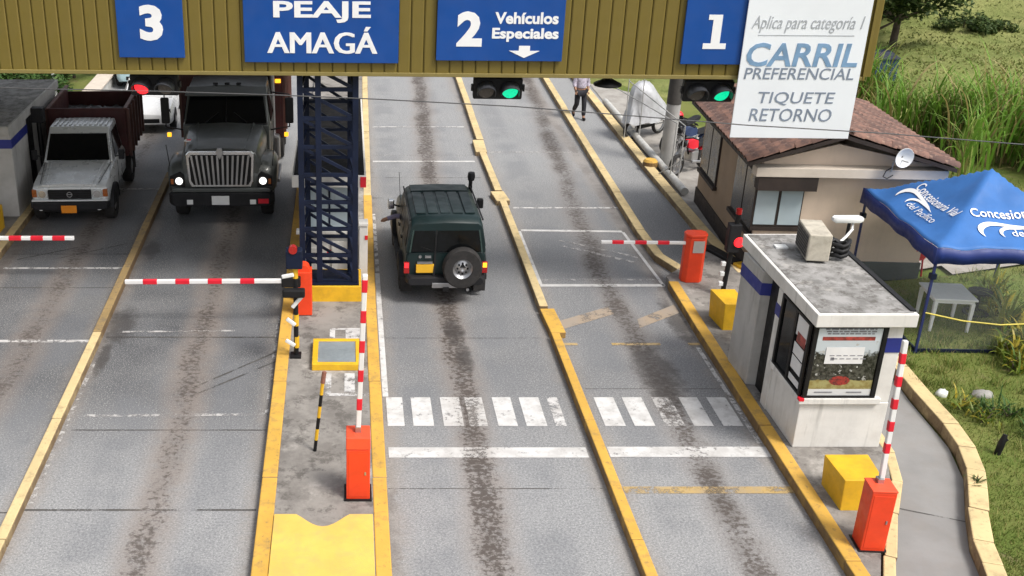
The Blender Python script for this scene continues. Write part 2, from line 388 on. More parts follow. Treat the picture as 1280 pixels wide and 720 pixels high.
# ------------------------------------------------------------------ helpers
def tag(o, label=None, cat=None, group=None, kind=None):
    if label: o['label'] = label
    if cat: o['category'] = cat
    if group: o['group'] = group
    if kind: o['kind'] = kind
    return o
def empty(name, loc=(0, 0, 0), rz=0.0, label=None, cat=None, group=None, kind=None, parent=None):
    o = bpy.data.objects.new(name, None); COL.objects.link(o)
    o.location = loc; o.rotation_euler = (0, 0, rz); o.empty_display_size = .2
    if parent: o.parent = parent
    return tag(o, label, cat, group, kind)
def copy_tree(o, parent=None):
    c = o.copy(); COL.objects.link(c); c.parent = parent
    for ch in list(o.children): copy_tree(ch, c)
    return c
class MB:
    def __init__(s): s.v = []; s.f = []
    def add(s, vs, fs):
        k = len(s.v); s.v += [tuple(p) for p in vs]; s.f += [tuple(i + k for i in f) for f in fs]; return s
    def box(s, x0, x1, y0, y1, z0, z1):
        return s.add([(x0, y0, z0), (x1, y0, z0), (x1, y1, z0), (x0, y1, z0), (x0, y0, z1), (x1, y0, z1), (x1, y1, z1), (x0, y1, z1)],
                     [(0, 3, 2, 1), (4, 5, 6, 7), (0, 1, 5, 4), (1, 2, 6, 5), (2, 3, 7, 6), (3, 0, 4, 7)])
    def hexa(s, b, t):
        return s.add(list(b) + list(t), [(0, 3, 2, 1), (4, 5, 6, 7), (0, 1, 5, 4), (1, 2, 6, 5), (2, 3, 7, 6), (3, 0, 4, 7)])
    def prism(s, poly, z0, z1):
        n = len(poly)
        return s.add([(x, y, z0) for x, y in poly] + [(x, y, z1) for x, y in poly],
                     [tuple(range(n - 1, -1, -1)), tuple(range(n, 2 * n))] + [(i, (i + 1) % n, n + (i + 1) % n, n + i) for i in range(n)])
    def prism_x(s, poly, x0, x1):      # poly in (y, z)
        n = len(poly)
        return s.add([(x0, y, z) for y, z in poly] + [(x1, y, z) for y, z in poly],
                     [tuple(range(n - 1, -1, -1)), tuple(range(n, 2 * n))] + [(i, (i + 1) % n, n + (i + 1) % n, n + i) for i in range(n)])
    def prism_y(s, poly, y0, y1):      # poly in (x, z)
        n = len(poly)
        return s.add([(x, y0, z) for x, z in poly] + [(x, y1, z) for x, z in poly],
                     [tuple(range(n)), tuple(range(2 * n - 1, n - 1, -1))] + [(i, n + i, n + (i + 1) % n, (i + 1) % n) for i in range(n)])
    def tube(s, pts, r, n=8):
        pts = [Vector(p) for p in pts]; rs = r if isinstance(r, (list, tuple)) else [r] * len(pts)
        rings = []
        for i, p in enumerate(pts):
            d = (pts[min(i + 1, len(pts) - 1)] - pts[max(i - 1, 0)]).normalized()
            u = d.cross(Vector((0, 0, 1)) if abs(d.z) < .9 else Vector((1, 0, 0))).normalized(); w = d.cross(u)
            rings.append([p + (u * math.cos(2 * math.pi * k / n) + w * math.sin(2 * math.pi * k / n)) * rs[i] for k in range(n)])
        return s.loft(rings)
    def loft(s, rings, cap=True):
        n = len(rings[0]); k = len(s.v)
        for r in rings: s.v += [tuple(p) for p in r]
        for i in range(len(rings) - 1):
            for j in range(n):
                s.f.append((k + i * n + j, k + i * n + (j + 1) % n, k + (i + 1) * n + (j + 1) % n, k + (i + 1) * n + j))
        if cap:
            s.f.append(tuple(k + j for j in range(n - 1, -1, -1))); s.f.append(tuple(k + (len(rings) - 1) * n + j for j in range(n)))
        return s
    def half_loft(s, secs):            # secs: (y, [(x, z)...] from bottom centre round to top centre), mirrored in x
        rings = []
        for y, pr in secs:
            rings.append([(x, y, z) for x, z in pr] + [(-x, y, z) for x, z in reversed(pr) if abs(x) > 1e-6])
        return s.loft(rings)
    def bar(s, p, q, w, h=None, up=(0, 0, 1)):
        p, q = Vector(p), Vector(q); h = h or w; d = (q - p).normalized(); up = Vector(up)
        if abs(d.dot(up)) > .95: up = Vector((0, 1, 0))
        u = d.cross(up).normalized() * w / 2; v = u.cross(d).normalized() * h / 2
        return s.hexa([p - u - v, p + u - v, p + u + v, p - u + v], [q - u - v, q + u - v, q + u + v, q - u + v])
    def lathe(s, prof, c, axis='x', n=24):   # prof: (radius, offset along axis), closed ring of profile points
        rings = []
        for k in range(n):
            a = 2 * math.pi * k / n
            ring = []
            for r, t in prof:
                a1, a2 = r * math.cos(a), r * math.sin(a)
                ring.append((c[0] + t, c[1] + a1, c[2] + a2) if axis == 'x' else (c[0] + a1, c[1] + t, c[2] + a2) if axis == 'y' else (c[0] + a1, c[1] + a2, c[2] + t))
            rings.append(ring)
        m = len(prof); k0 = len(s.v)
        for r in rings: s.v += r
        for i in range(n):
            for j in range(m):
                s.f.append((k0 + i * m + j, k0 + i * m + (j + 1) % m, k0 + ((i + 1) % n) * m + (j + 1) % m, k0 + ((i + 1) % n) * m + j))
        return s
    def panel(s, c4, t):               # thin slab on four corners, thickness along the normal
        c = [Vector(p) for p in c4]; nrm = (c[1] - c[0]).cross(c[3] - c[0]).normalized() * t
        return s.hexa([p - nrm * .2 for p in c], [p + nrm for p in c])
    def build(s, name, material, parent=None, bevel=0.0, smooth=None, seg=2, **tg):
        me = bpy.data.meshes.new(name); me.from_pydata(s.v, [], s.f); me.validate()
        bm = bmesh.new(); bm.from_mesh(me); bmesh.ops.recalc_face_normals(bm, faces=bm.faces); bm.to_mesh(me); bm.free()
        o = bpy.data.objects.new(name, me); COL.objects.link(o); me.materials.append(material)
        if parent: o.parent = parent
        if smooth:
            for p in me.polygons: p.use_smooth = True
            me.set_sharp_from_angle(angle=R(smooth))
        if bevel:
            m = o.modifiers.new('bevel', 'BEVEL'); m.width = bevel; m.segments = seg; m.limit_method = 'ANGLE'; m.angle_limit = R(35)
        return tag(o, **tg)
def ell(c, rx, ry, rz, n=14, m=8):
    mb = MB(); rings = []
    for i in range(m + 1):
        t = math.pi * i / m; rr = max(math.sin(t), .02)
        rings.append([(c[0] + rx * rr * math.cos(2 * math.pi * k / n), c[1] + ry * rr * math.sin(2 * math.pi * k / n), c[2] + rz * math.cos(t)) for k in range(n)])
    return mb.loft(rings)
def disc_y(c, r, t=.02, n=20):         # a disc facing -Y
    mb = MB(); mb.loft([[(c[0] + r * math.cos(2 * math.pi * k / n), c[1], c[2] + r * math.sin(2 * math.pi * k / n)) for k in range(n)],
                        [(c[0] + r * math.cos(2 * math.pi * k / n), c[1] + t, c[2] + r * math.sin(2 * math.pi * k / n)) for k in range(n)]])
    return mb
def text_mesh(name, body, x0, x1, z0, z1, y, material, parent, bold=0.0, shear=0.0, fn=None, thick=.006):
    """lettering fitted into a box of the local XZ plane, facing -Y"""
    cu = bpy.data.curves.new(name, 'FONT'); cu.body = body; cu.size = 1; cu.offset = bold; cu.shear = shear; cu.resolution_u = 3; cu.extrude = .01
    t = bpy.data.objects.new('tmp', cu); COL.objects.link(t)
    bpy.context.view_layer.update()
    me = bpy.data.meshes.new_from_object(t.evaluated_get(bpy.context.evaluated_depsgraph_get()))
    bpy.data.objects.remove(t); bpy.data.curves.remove(cu)
    xs = [v.co.x for v in me.vertices]; ys = [v.co.y for v in me.vertices]
    ax, bx, ay, by = min(xs), max(xs), min(ys), max(ys)
    for v in me.vertices:
        X = x0 + (v.co.x - ax) / (bx - ax) * (x1 - x0); Z = z0 + (v.co.y - ay) / (by - ay) * (z1 - z0)
        yy = y - thick * (1 if v.co.z > 0 else 0)
        v.co = fn(X, Z, yy) if fn else (X, yy, Z)
    me.name = name
    o = bpy.data.objects.new(name, me); COL.objects.link(o); me.materials.clear(); me.materials.append(material); o.parent = parent
    return o

# ------------------------------------------------------------------ ground, road, islands, kerbs
def sheet(name, poly, z, material, kind='structure', parent=None):
    me = bpy.data.meshes.new(name); me.from_pydata([(x, y, z) for x, y in poly], [], [tuple(range(len(poly)))])
    o = bpy.data.objects.new(name, me); COL.objects.link(o); me.materials.append(material)
    if parent: o.parent = parent
    if kind and not parent: o['kind'] = kind
    return o
sheet('ground', [(-250, -20), (250, -20), (250, 400), (-250, 400)], -.06, M_GRS)
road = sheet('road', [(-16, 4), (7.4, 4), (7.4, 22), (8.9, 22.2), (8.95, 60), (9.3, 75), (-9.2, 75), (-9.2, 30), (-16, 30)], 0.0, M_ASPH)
sheet('side_lane', [(7.1, 4), (8.9, 4), (8.3, 11), (8.42, 11.9), (8.55, 12.4), (8.87, 13.14), (9.37, 14.16), (9.6, 15.07), (9.68, 16.6), (9.78, 17.5), (9.8, 20), (9.3, 21.8), (7.6, 21.9), (7.4, 21)], .004,
      mat('side_lane_concrete', (.245, .24, .235), .85, var=.10, vs=1.1, dirt=.2, dirtcol=(.22, .18, .15), bump=.3, bs=60))
sheet('yard', [(8.5, 21.9), (9.3, 21.8), (9.9, 20.4), (10.6, 21.6), (13.2, 22.6), (13.2, 22.1), (16, 23), (16, 27.5), (11.2, 33.0), (10.6, 38), (8.9, 40), (8.8, 30)], .02, M_CONC2)

def strip(name, x0, x1, y0, y1, material, z=.006, skew=0.0):
    o = sheet(name, [(x0, y0), (x1, y0 + skew), (x1, y1 + skew), (x0, y1)], z, material, None, road)
    return o
# stop line and crosswalk
strip('stop_line', .68, 3.82, 14.78, 15.08, M_WHT); strip('stop_line', 4.16, 6.74, 14.80, 15.10, M_WHT)
for (xa, xb) in ((.70, .98), (1.13, 1.47), (1.62, 1.95), (2.06, 2.36), (2.52, 2.84), (2.99, 3.33), (3.48, 3.66), (4.28, 4.62), (4.78, 5.12), (5.28, 5.60), (5.76, 6.08), (6.24, 6.57)):
    j = random.uniform(-.015, .015)
    strip('crosswalk_stripe', xa + j, xb + j, 15.74, 16.70, M_WHTW if 3.4 < xa < 3.7 or abs(xa - 5.28) < .1 else M_WHT)
for (xa, xb, y, w, m, sk) in ((-7.55, -4.86, 22.44, .09, M_WHTW, 0), (-7.4, -4.86, 18.82, .11, M_WHTW, 0), (-4.45, -2.15, 19.24, .07, M_WHTF, .06), (-4.5, -1.3, 16.03, .08, M_WHTF, .05),
                              (.85, 3.75, 34.05, .10, M_WHTW, 0), (.78, 3.70, 30.35, .12, M_WHT, 0), (.78, 3.7, 31.0, .05, M_WHTF, 0), (4.25, 6.9, 26.4, .10, M_WHTW, 0), (4.2, 6.95, 31.3, .08, M_WHTF, 0),
                              (4.22, 6.62, 24.78, .12, M_WHT, -.08), (4.14, 6.78, 21.47, .13, M_WHT, 0), (4.2, 6.75, 21.80, .07, M_WHTF, 0), (-7.2, -4.9, 27.9, .12, M_WHTW, 0)):
    strip('lane_line', xa, xb, y, y + w, m, .006, sk)
strip('edge_line', .64, .74, 16.72, 22.2, M_WHT); strip('edge_line', .66, .74, 22.3, 26, M_WHTW)
strip('edge_line', 4.12, 4.20, 21.6, 24.78, M_WHT); strip('edge_line', 6.60, 6.68, 15.2, 18.6, M_WHTW)
strip('edge_line', -4.66, -4.58, 13.5, 18.0, M_WHTF); strip('edge_line', -1.36, -1.30, 16.1, 20.0, M_WHTF)
sheet('edge_line', [(6.60, 24.7), (6.67, 24.7), (6.80, 21.5), (6.73, 21.5)], .006, M_WHT, None, road)
strip('lane_line', 5.05, 5.97, 18.70, 18.80, M_YLN); strip('lane_line', 4.14, 4.4, 18.70, 18.80, M_YLN); strip('lane_line', 6.5, 6.72, 18.70, 18.80, M_YLN)
strip('lane_line', 4.16, 6.70, 13.80, 13.98, M_YLN)
sheet('lane_line', [(4.16, 19.35), (4.2, 19.75), (5.35, 20.45), (5.40, 20.10)], .006, M_BRN, None, road)
sheet('lane_line', [(5.75, 19.45), (5.8, 19.85), (6.72, 20.55), (6.72, 20.15)], .006, M_BRN, None, road)
sheet('lane_line', [(5.0, 23.8), (5.0, 23.92), (6.6, 22.78), (6.6, 22.64)], .006, M_WHTF, None, road)
sheet('lane_line', [(5.0, 24.15), (5.0, 24.25), (6.6, 23.18), (6.6, 23.06)], .006, M_WHTF, None, road)
# sawn joints and loop-detector cuts
for (xa, xb, y, w) in ((-4.66, -1.3, 13.36, .045), (-9, -4.84, 13.30, .03), (.64, 3.85, 13.92, .02), (-4.6, -1.3, 19.02, .05), (-7.6, -4.9, 23.3, .035), (-4.6, -1.3, 15.6, .03), (-7.6, -4.85, 21.4, .03), (.64, 3.8, 19.0, .02), (4.2, 6.75, 17.0, .015), (.7, 3.7, 27.2, .03), (.7, 3.7, 28.9, .03)):
    strip('joint', xa, xb, y, y + w, M_JNT, .0045)
for (x0, y0, x1, y1) in ((-2.7, 16.75, -1.3, 18.05), (-2.7, 17.05, -1.3, 18.45), (-7.2, 19.9, -6.1, 18.95), (-7.2, 20.35, -6.0, 19.25), (-7.4, 23.0, -6.2, 23.75), (-6.6, 23.0, -5.1, 24.0)):
    sheet('joint', [(x0, y0), (x0 + .03, y0 - .03), (x1 + .03, y1 - .03), (x1, y1)], .0045, M_JNT, None, road)
sheet('joint', [(8.0, 13.42), (9.0, 13.02), (9.0, 13.04), (8.0, 13.45)], .0085, M_JNT, None, road)

def island(name, poly, z=.15):
    return tag(MB().prism(poly, -.05, z).build(name, M_CONC), kind='structure')
mid_island = island('traffic_island', [(-1.18, 8), (.60, 8), (.62, 22), (.78, 42), (-1.1, 42), (-1.24, 22)])
rb_poly = [(6.72, 8.5), (6.8, 14), (6.85, 21.7), (7.5, 22.4), (7.95, 23.2), (8.45, 23.0), (8.62, 20), (8.6, 16.5), (8.55, 15.6), (8.42, 14.7), (8.12, 13.9), (7.7, 13.2), (7.22, 12.2), (6.95, 11.6), (6.85, 10), (6.84, 8.5)]
right_island = island('traffic_island', rb_poly)
left_island = island('traffic_island', [(-16, 5), (-7.78, 5), (-7.78, 30), (-16, 30)])
# worn white box painted on the middle island round the hatch
for (a, b, c, d) in ((-.35, .40, 16.48, 16.58), (-.35, -.25, 16.58, 17.3), (-.02, .16, 16.6, 17.3), (.0, .3, 18.62, 19.05), (-.3, -.2, 18.55, 19.05), (-.3, .3, 19.06, 19.13)):
    sheet('painted_line', [(a, c), (b, c), (b, d), (a, d)], .156, M_WHTW, None, mid_island)

def kerb(name, path, w, z, material, seg=2.4, z0=-.04):
    """kerb stones laid along a path of ground points; each stone a part of its own"""
    root = empty(name, (0, 0, 0), kind='structure')
    P = [Vector((x, y)) for x, y in path]
    for i in range(len(P) - 1):
        a, b = P[i], P[i + 1]; L = (b - a).length; k = max(1, round(L / seg)); d = (b - a) / L; nrm = Vector((-d.y, d.x))
        def off(j, sgn):
            q = P[j]; ds = []
            if j > 0: ds.append((P[j] - P[j - 1]).normalized())
            if j < len(P) - 1: ds.append((P[j + 1] - P[j]).normalized())
            m = sum(ds, Vector((0, 0))).normalized(); mn = Vector((-m.y, m.x)); return q + mn * (sgn * w / 2 / max(.5, mn.dot(nrm)))
        La, Lb, Ra, Rb = off(i, 1), off(i + 1, 1), off(i, -1), off(i + 1, -1)
        for t in range(k):
            u0, u1 = t / k, (t + 1) / k; g = .004 / L
            q = [Ra.lerp(Rb, u0 + (g if t else 0)), Ra.lerp(Rb, u1 - g), La.lerp(Lb, u1 - g), La.lerp(Lb, u0 + (g if t else 0))]
            dz = random.uniform(-.006, .006); dx = random.uniform(-.006, .006); m = (q[0] + q[1] + q[2] + q[3]) / 4
            MB().hexa([(p.x, p.y, z0) for p in q], [(p.x + dx + (m.x - p.x) * .03, p.y, z + dz) for p in q]).build('kerb_stone', material, root, bevel=.018)
    return root
kerb('kerb', [(-4.75, 6), (-4.75, 19)], .17, .15, M_KYP, 3); kerb('kerb', [(-4.75, 19.0), (-4.82, 29)], .17, .15, kerb_mat('kerb_grimy_shaded_yellow', (.34, .235, .10), .75), 3)  # far stretch is more worn, with shade painted into its yellow
kerb('kerb', [(-1.12, 8), (-1.15, 20), (-1.18, 32)], .24, .165, M_KY, 3)
kerb('kerb', [(.50, 8), (.51, 20), (.56, 27)], .22, .165, M_KY, 3); kerb('kerb', [(.56, 27.0), (.72, 42)], .2, .165, M_KYP, 3)
kerb('kerb', [(4.0, 6), (4.0, 18.95)], .17, .16, M_KY, 3)
kerb('kerb', [(4.07, 19.0), (4.03, 20.1)], .30, .13, M_KY, 1.2)
kerb('kerb', [(3.98, 20.15), (4.0, 26.6)], .18, .16, M_KYP, 3)
kerb('kerb', [(4.02, 26.65), (3.95, 27.4)], .36, .14, M_KYP, 1)
kerb('kerb', [(4.0, 27.45), (3.98, 30.9)], .2, .15, M_KYP, 3); kerb('kerb', [(3.94, 30.95), (3.98, 32.2)], .34, .14, M_KYP, 1.3); kerb('kerb', [(4.05, 32.25), (4.22, 44)], .22, .15, M_KYP, 3)
kerb('kerb', [(6.72, 6), (6.76, 12), (6.86, 19), (6.92, 21.4)], .22, .17, M_KY, 3)
kerb('kerb', [(7.62, 22.0), (7.28, 22.15), (7.02, 22.9), (6.98, 24.5), (7.1, 30), (7.4, 42)], .22, .16, M_KYP, 3)
kerb('kerb', [(8.58, 21.9), (8.48, 24.5), (8.45, 30), (8.55, 42)], .28, .16, M_KYP, 3)
kerb('kerb', [(8.0, 10.2), (8.35, 11.2), (8.56, 11.9), (8.70, 12.4), (9.02, 13.14), (9.30, 13.7), (9.52, 14.16), (9.72, 14.8), (9.82, 15.5), (9.86, 16.6), (9.92, 17.5), (9.95, 19.3)], .27, .2, M_KYP, 2.2)
kerb('kerb', [(6.98, 11.4), (7.3, 12.1), (7.78, 13.1), (8.22, 13.9), (8.47, 14.7), (8.55, 15.6)], .16, .163, M_KYP, 2)
kerb('kerb', [(-7.85, 6), (-7.85, 20), (-7.88, 29.5)], .2, .165, M_KYP, 3)

# lawn on the right, with real blades on it
lawn_poly = [(10.0, 19.3), (10.05, 17.5), (10.0, 16.5), (9.96, 15.4), (9.85, 14.7), (9.62, 14.0), (9.15, 13.1), (8.83, 12.35), (8.5, 11.2), (8.1, 10), (18, 9), (40, 18), (40, 30), (16.2, 30), (16.2, 22.8), (13.2, 21.9), (10.7, 21.4)]
sheet('lawn', lawn_poly, .09, M_GRS)
def inside(x, y, poly):
    c = False
    for i in range(len(poly)):
        (x1, y1), (x2, y2) = poly[i], poly[i - 1]
        if (y1 > y) != (y2 > y) and x < (x2 - x1) * (y - y1) / (y2 - y1) + x1: c = not c
    return c
def blades(name, pts, hmin, hmax, w, material, lean=.5):
    v, f = [], []
    for (x, y, z) in pts:
        a = random.uniform(0, 6.283); h = random.uniform(hmin, hmax); l = random.uniform(0, lean) * h; b = random.uniform(0, 6.283)
        ca, sa = math.cos(a) * w, math.sin(a) * w; k = len(v)
        v += [(x - ca, y - sa, z), (x + ca, y + sa, z), (x + math.cos(b) * l, y + math.sin(b) * l, z + h)]
        f.append((k, k + 1, k + 2))
    me = bpy.data.meshes.new(name); me.from_pydata(v, [], f); me.materials.append(material)
    o = bpy.data.objects.new(name, me); COL.objects.link(o); return o
pts = []
while len(pts) < 120000:
    y = 10.5 + (random.random() ** 1.5) * 18; x = 8.4 + (random.random() ** 1.3) * 16
    if inside(x, y, lawn_poly): pts.append((x, y, .085))
tag(blades('lawn_grass', pts, .025, .085, .008, L_LAWN, .9), 'short patchy green lawn beside the side lane and under the tent', 'grass', kind='stuff')
pts = []
for k in range(160):
    cx, cy = random.uniform(9.9, 16), random.uniform(11, 22)
    if not inside(cx, cy, lawn_poly): continue
    for j in range(60):
        pts.append((random.gauss(cx, .09), random.gauss(cy, .09), .085))
tag(blades('grass_tufts', pts, .08, .2, .009, L_LAWN, .9), 'taller tufts of grass scattered over the lawn', 'grass', kind='stuff')

# hillside far right
def hz(x, y):
    d = max(0, (y - 33) * .75 + (x - 20) * .45)
    z = .02 + .22 * d * (1 - math.exp(-d / 9)) 
    z += .35 * math.sin(x * .21 + y * .13) * min(1, d / 10) + .5 * math.sin(y * .45 - x * .12) * min(1, d / 12) + .16 * math.sin(x * .9 + 1.3 * math.sin(y * .8)) * min(1, d / 8)
    return z
v, f = [], []
NX, NY = 130, 110
for j in range(NY):
    for i in range(NX):
        x = 8 + 82 * (i / (NX - 1)); y = 26 + 100 * (j / (NY - 1)) ** 1.3
        z = hz(x, y) if x > 12 or y > 45 else hz(12, y) * max(0, (x - 9.2) / 2.8) - .08
        v.append((x, y, z - (.1 if y < 31 else 0)))
for j in range(NY - 1):
    for i in range(NX - 1):
        k = j * NX + i; f.append((k, k + 1, k + NX + 1, k + NX))
me = bpy.data.meshes.new('hillside'); me.from_pydata(v, [], f); me.materials.append(M_HILL)
for p in me.polygons: p.use_smooth = True
o = bpy.data.objects.new('hillside', me); COL.objects.link(o); o['kind'] = 'structure'
pts = []
while len(pts) < 26000:
    y = random.uniform(31, 75); x = random.uniform(.30 * y + 3, .62 * y + 3)
    if random.random() > .35 + .65 * abs(math.sin(x * .8 + 2 * math.sin(y * .6))): continue
    if x < 13.5: continue
    pts.append((x, y, hz(x, y) - .03))
tag(blades('hill_grass', pts, .04, .16, .06, L_HILL, 1.6), 'rough yellow-green pasture grass covering the hillside', 'grass', kind='stuff')
# ------------------------------------------------------------------ toll gantry with its slatted fascia
GY, GRZ = 20.35, math.atan(-.0384)
gantry = empty('toll_gantry', (0, GY, 0), GRZ, 'olive ribbed fascia of the toll gantry spanning all four lanes', 'gantry')
GX0, GX1, GB, GT = -14.4, 9.42, 4.78, 7.0
pitch = .24
MB().box(GX0 + .02, GX1 - .02, .05, .9, GB + .03, GT - .02).build('core', M_OLV, gantry)
sl = None
i = 0
while GX0 + i * pitch < GX1 - .01:
    x0 = GX0 + i * pitch; i += 1
    if sl is None:
        h = pitch - .016
        sl = MB().prism([(0, .045), (0, .012), (.022, 0), (h - .022, 0), (h, .012), (h, .045)], GB + .05, GT).build('slat', M_OLV, gantry)
        sl.location.x = x0
    else:
        c = sl.copy(); COL.objects.link(c); c.location.x = x0; c.location.y = random.uniform(-.003, .003)
MB().box(GX0, GX1, -.035, .06, GB - .015, GB + .055).build('bottom_trim', M_OLV2, gantry, bevel=.008)
MB().box(GX1 + .002, GX1 + .05, -.04, .95, GB - .02, GT + .01).build('end_cap', M_OLV, gantry, bevel=.008)
MB().box(GX0, .75, .92, 9.2, 6.2, 6.4).build('added_shade_roof', M_BOOTHG, gantry)  # unseen roof, added to shade the left lanes
for yy in (3.0, 5.5, 8.0): MB().box(GX0, .7, yy, yy + .15, 5.95, 6.195).build('added_shade_beam', M_NAVY, gantry)  # beams under the added, unseen roof

def board(name, x0, x1, z0, z1, label, cat, material=None, y=-.07, t=.05):
    r = empty(name, (0, GY, 0), GRZ, label, cat)
    MB().box(x0, x1, y, y + t, z0, z1).build('panel', material or M_SIGN, r, bevel=.006)
    return r
s = board('lane_sign', -4.19, -2.97, 5.09, 6.5, 'leftmost blue square lane sign with numeral three on the gantry', 'sign')
text_mesh('numeral', '3', -3.77, -3.34, 5.40, 6.05, -.071, M_LET, s, .045)
s = board('name_sign', -1.86, .97, 5.02, 6.7, 'large blue sign reading PEAJE AMAGÁ on the gantry', 'sign')
text_mesh('lettering', 'PEAJE', -1.31, .46, 5.75, 6.135, -.071, M_LET, s, .028)
for dx_, yy_ in ((-.018, -.071), (.0, -.0722), (.018, -.0734)): text_mesh('lettering', 'AMAGÁ', -1.42 + dx_, .57 + dx_, 5.19, 5.68, yy_, M_LET, s, .0)
s = board('lane_sign', 1.66, 3.95, 5.08, 6.5, 'blue sign with a 2, Vehículos Especiales and a down arrow', 'sign')
text_mesh('numeral', '2', 2.02, 2.48, 5.34, 5.97, -.071, M_LET, s, .045)
text_mesh('lettering', 'Vehículos', 2.70, 3.84, 5.75, 5.96, -.071, M_LET, s, .035)
text_mesh('lettering', 'Especiales', 2.66, 3.86, 5.43, 5.68, -.071, M_LET, s, .035)
MB().prism_y([(3.16, 5.36), (3.36, 5.36), (3.36, 5.27), (3.54, 5.27), (3.26, 5.14), (2.98, 5.27), (3.16, 5.27)], -.078, -.071).build('arrow', M_LET, s)
s = board('lane_sign', 6.10, 7.22, 5.05, 6.5, 'blue square lane sign with numeral one beside the white banner', 'sign')
MB().prism_y([(6.46, 5.33), (6.87, 5.33), (6.87, 5.43), (6.755, 5.43), (6.755, 5.94), (6.51, 5.94), (6.51, 5.85), (6.595, 5.85), (6.595, 5.43), (6.46, 5.43)], -.077, -.071).build('numeral', M_LET, s)
s = board('hanging_banner', 7.16, 9.33, 3.70, 6.6, 'white banner reading CARRIL PREFERENCIAL hanging from the gantry end', 'banner', M_BAN, -.13, .03)
text_mesh('lettering', 'Aplica para categoría 1', 7.27, 9.24, 5.64, 5.94, -.131, M_TXL, s, .0, .25)
MB().box(7.40, 9.10, -.134, -.131, 5.585, 5.60).build('underline', M_TXL, s)
text_mesh('lettering', 'CARRIL', 7.25, 9.24, 5.03, 5.46, -.131, M_TXB, s, .02, .1)
text_mesh('lettering', 'PREFERENCIAL', 7.26, 9.22, 4.80, 5.01, -.131, M_TXG, s, .003, .1)
text_mesh('lettering', 'TIQUETE', 7.57, 8.95, 4.32, 4.57, -.131, M_TXG, s, .0, .1)
text_mesh('lettering', 'RETORNO', 7.46, 8.95, 4.02, 4.26, -.131, M_TXG, s, .0, .1)

def signal_head(x, yl, lit, label):
    r = empty('traffic_light', (x, yl, 4.47), GRZ, label, 'traffic light', 'signals hanging under the gantry')
    MB().box(-.46, .46, 0, .2, -.21, .2).build('housing', M_BLKP, r, bevel=.03)
    for k, xx in enumerate((-.225, .225)):
        disc_y((xx, -.012, -.02), .155).build('lens', (lit if (k == 0) == (lit is M_LRED) else M_LOFF), r)
        mb = MB(); outer, inner = [], []
        n = 16
        for (rr, q) in ((.185, outer), (.17, inner)):
            for yy, sc in ((0.0, 1.0), (-.38, .95)):
                q.append([(xx + rr * sc * math.cos(math.pi * (-.12 + 1.24 * i / n)), yy if yy == 0 else yy + .16 * (1 - math.sin(max(0, math.pi * (-.12 + 1.24 * i / n)) if i <= n else 0)) , -.02 + rr * sc * math.sin(math.pi * (-.12 + 1.24 * i / n))) for i in range(n + 1)])
        ring = [outer[0] + inner[0][::-1], outer[1] + inner[1][::-1]]
        mb.loft(ring).build('visor', mat('visor_grey', (.035, .038, .045), .5, var=.2), r, smooth=40)
    r.rotation_euler.x = R(6)
    for xx in (-.5, .47): MB().box(xx, xx + .035, .04, .12, -.06, .06).build('bracket', M_BLK, r)
    MB().box(-.03, .03, .08, .14, .195, .33).build('hanger', M_BLK, r)
    return r
signal_head(-3.66, 20.85, M_LRED, 'traffic light showing red at the left, under the lane 3 sign')
signal_head(2.87, 20.55, M_LGRN, 'traffic light showing green over the lane of the green jeep')
signal_head(6.78, 20.35, M_LGRN, 'traffic light showing green beside the white banner')
l = empty('canopy_lamp', (4.89, 20.4, 4.60), 0, 'black round lamp shade hanging under the gantry between two green lights', 'lamp')
MB().lathe([(.0, .09), (.1, .09), (.26, .01), (.26, -.02), (.1, -.06), (.0, -.06)], (0, 0, 0), 'z', 24).build('shade', M_BLK, l, smooth=40)
MB().tube([(0, 0, .08), (0, 0, .2)], .04, 8).build('stem', M_BLK, l)

# overhead cable sagging across the front
pts = [(-12, 19.0, 5.10), (-8, 19.0, 4.94), (-5.5, 19, 4.85), (-3.2, 19.0, 4.80), (-1.3, 19, 4.74), (.6, 19, 4.66), (3.0, 19.0, 4.53), (5.1, 19, 4.36), (7.05, 18.95, 4.21), (9.5, 19, 4.05), (12.1, 19.0, 3.84), (16, 19, 3.62)]
tag(MB().tube(pts, .0105, 6).build('overhead_cable', mat('cable_grey', (.06, .06, .062), .6)), 'thin dark cable strung across the lanes in front of the gantry', 'cable')

# ------------------------------------------------------------------ lattice tower on its yellow plinth
tw = empty('lattice_tower', (0, 0, .5), 0, 'dark navy lattice tower carrying the gantry on the middle island', 'tower')
TX0, TX1, TM, TY, TYB = -.86, .19, -.52, 20.52, 21.05
TOPZ = 6.2
for x, y in ((TX0, TY), (TX1, TY), (TM, TY - .01), (TX0 + .1, TYB), (TX1 - .1, TYB)):
    MB().box(x - .055, x + .055, y - .05, y + .05, 0, TOPZ).build('leg', M_NAVY, tw)
nb = 11
for k in range(nb):
    z0 = .05 + k * .56; z1 = z0 + .56
    MB().bar((TX0, TY, z0), (TX1, TY, z0), .07, .07).build('rail', M_NAVY, tw)
    MB().bar((TX0, TY - .002, z1), (TX1, TY - .002, z0), .055, .06).build('brace', M_NAVY, tw)
    MB().bar((TX0 + .1, TYB, z0 + .2), (TX1 - .1, TYB, z0 + .2), .06, .06).build('rail', M_NAVY, tw)
    MB().bar((TX0 + .1, TYB, z1 + .15), (TX1 - .1, TYB, z0 + .15), .05, .05).build('brace', M_NAVY, tw)
    for x, xb in ((TX0, TX0 + .1), (TX1, TX1 - .1)): MB().bar((x, TY, z0), (xb, TYB, z0 + .2), .05, .05).build('brace', M_NAVY, tw)
MB().box(TX0 - .08, TX1 + .08, TY - .1, TYB + .1, -.01, .03).build('base_plate', M_NAVY, tw)
tag(MB().box(-1.0, .32, 20.38, 21.3, .1, .485).build('plinth', M_YEL, bevel=.015), 'yellow painted plinth under the navy lattice tower', 'plinth')

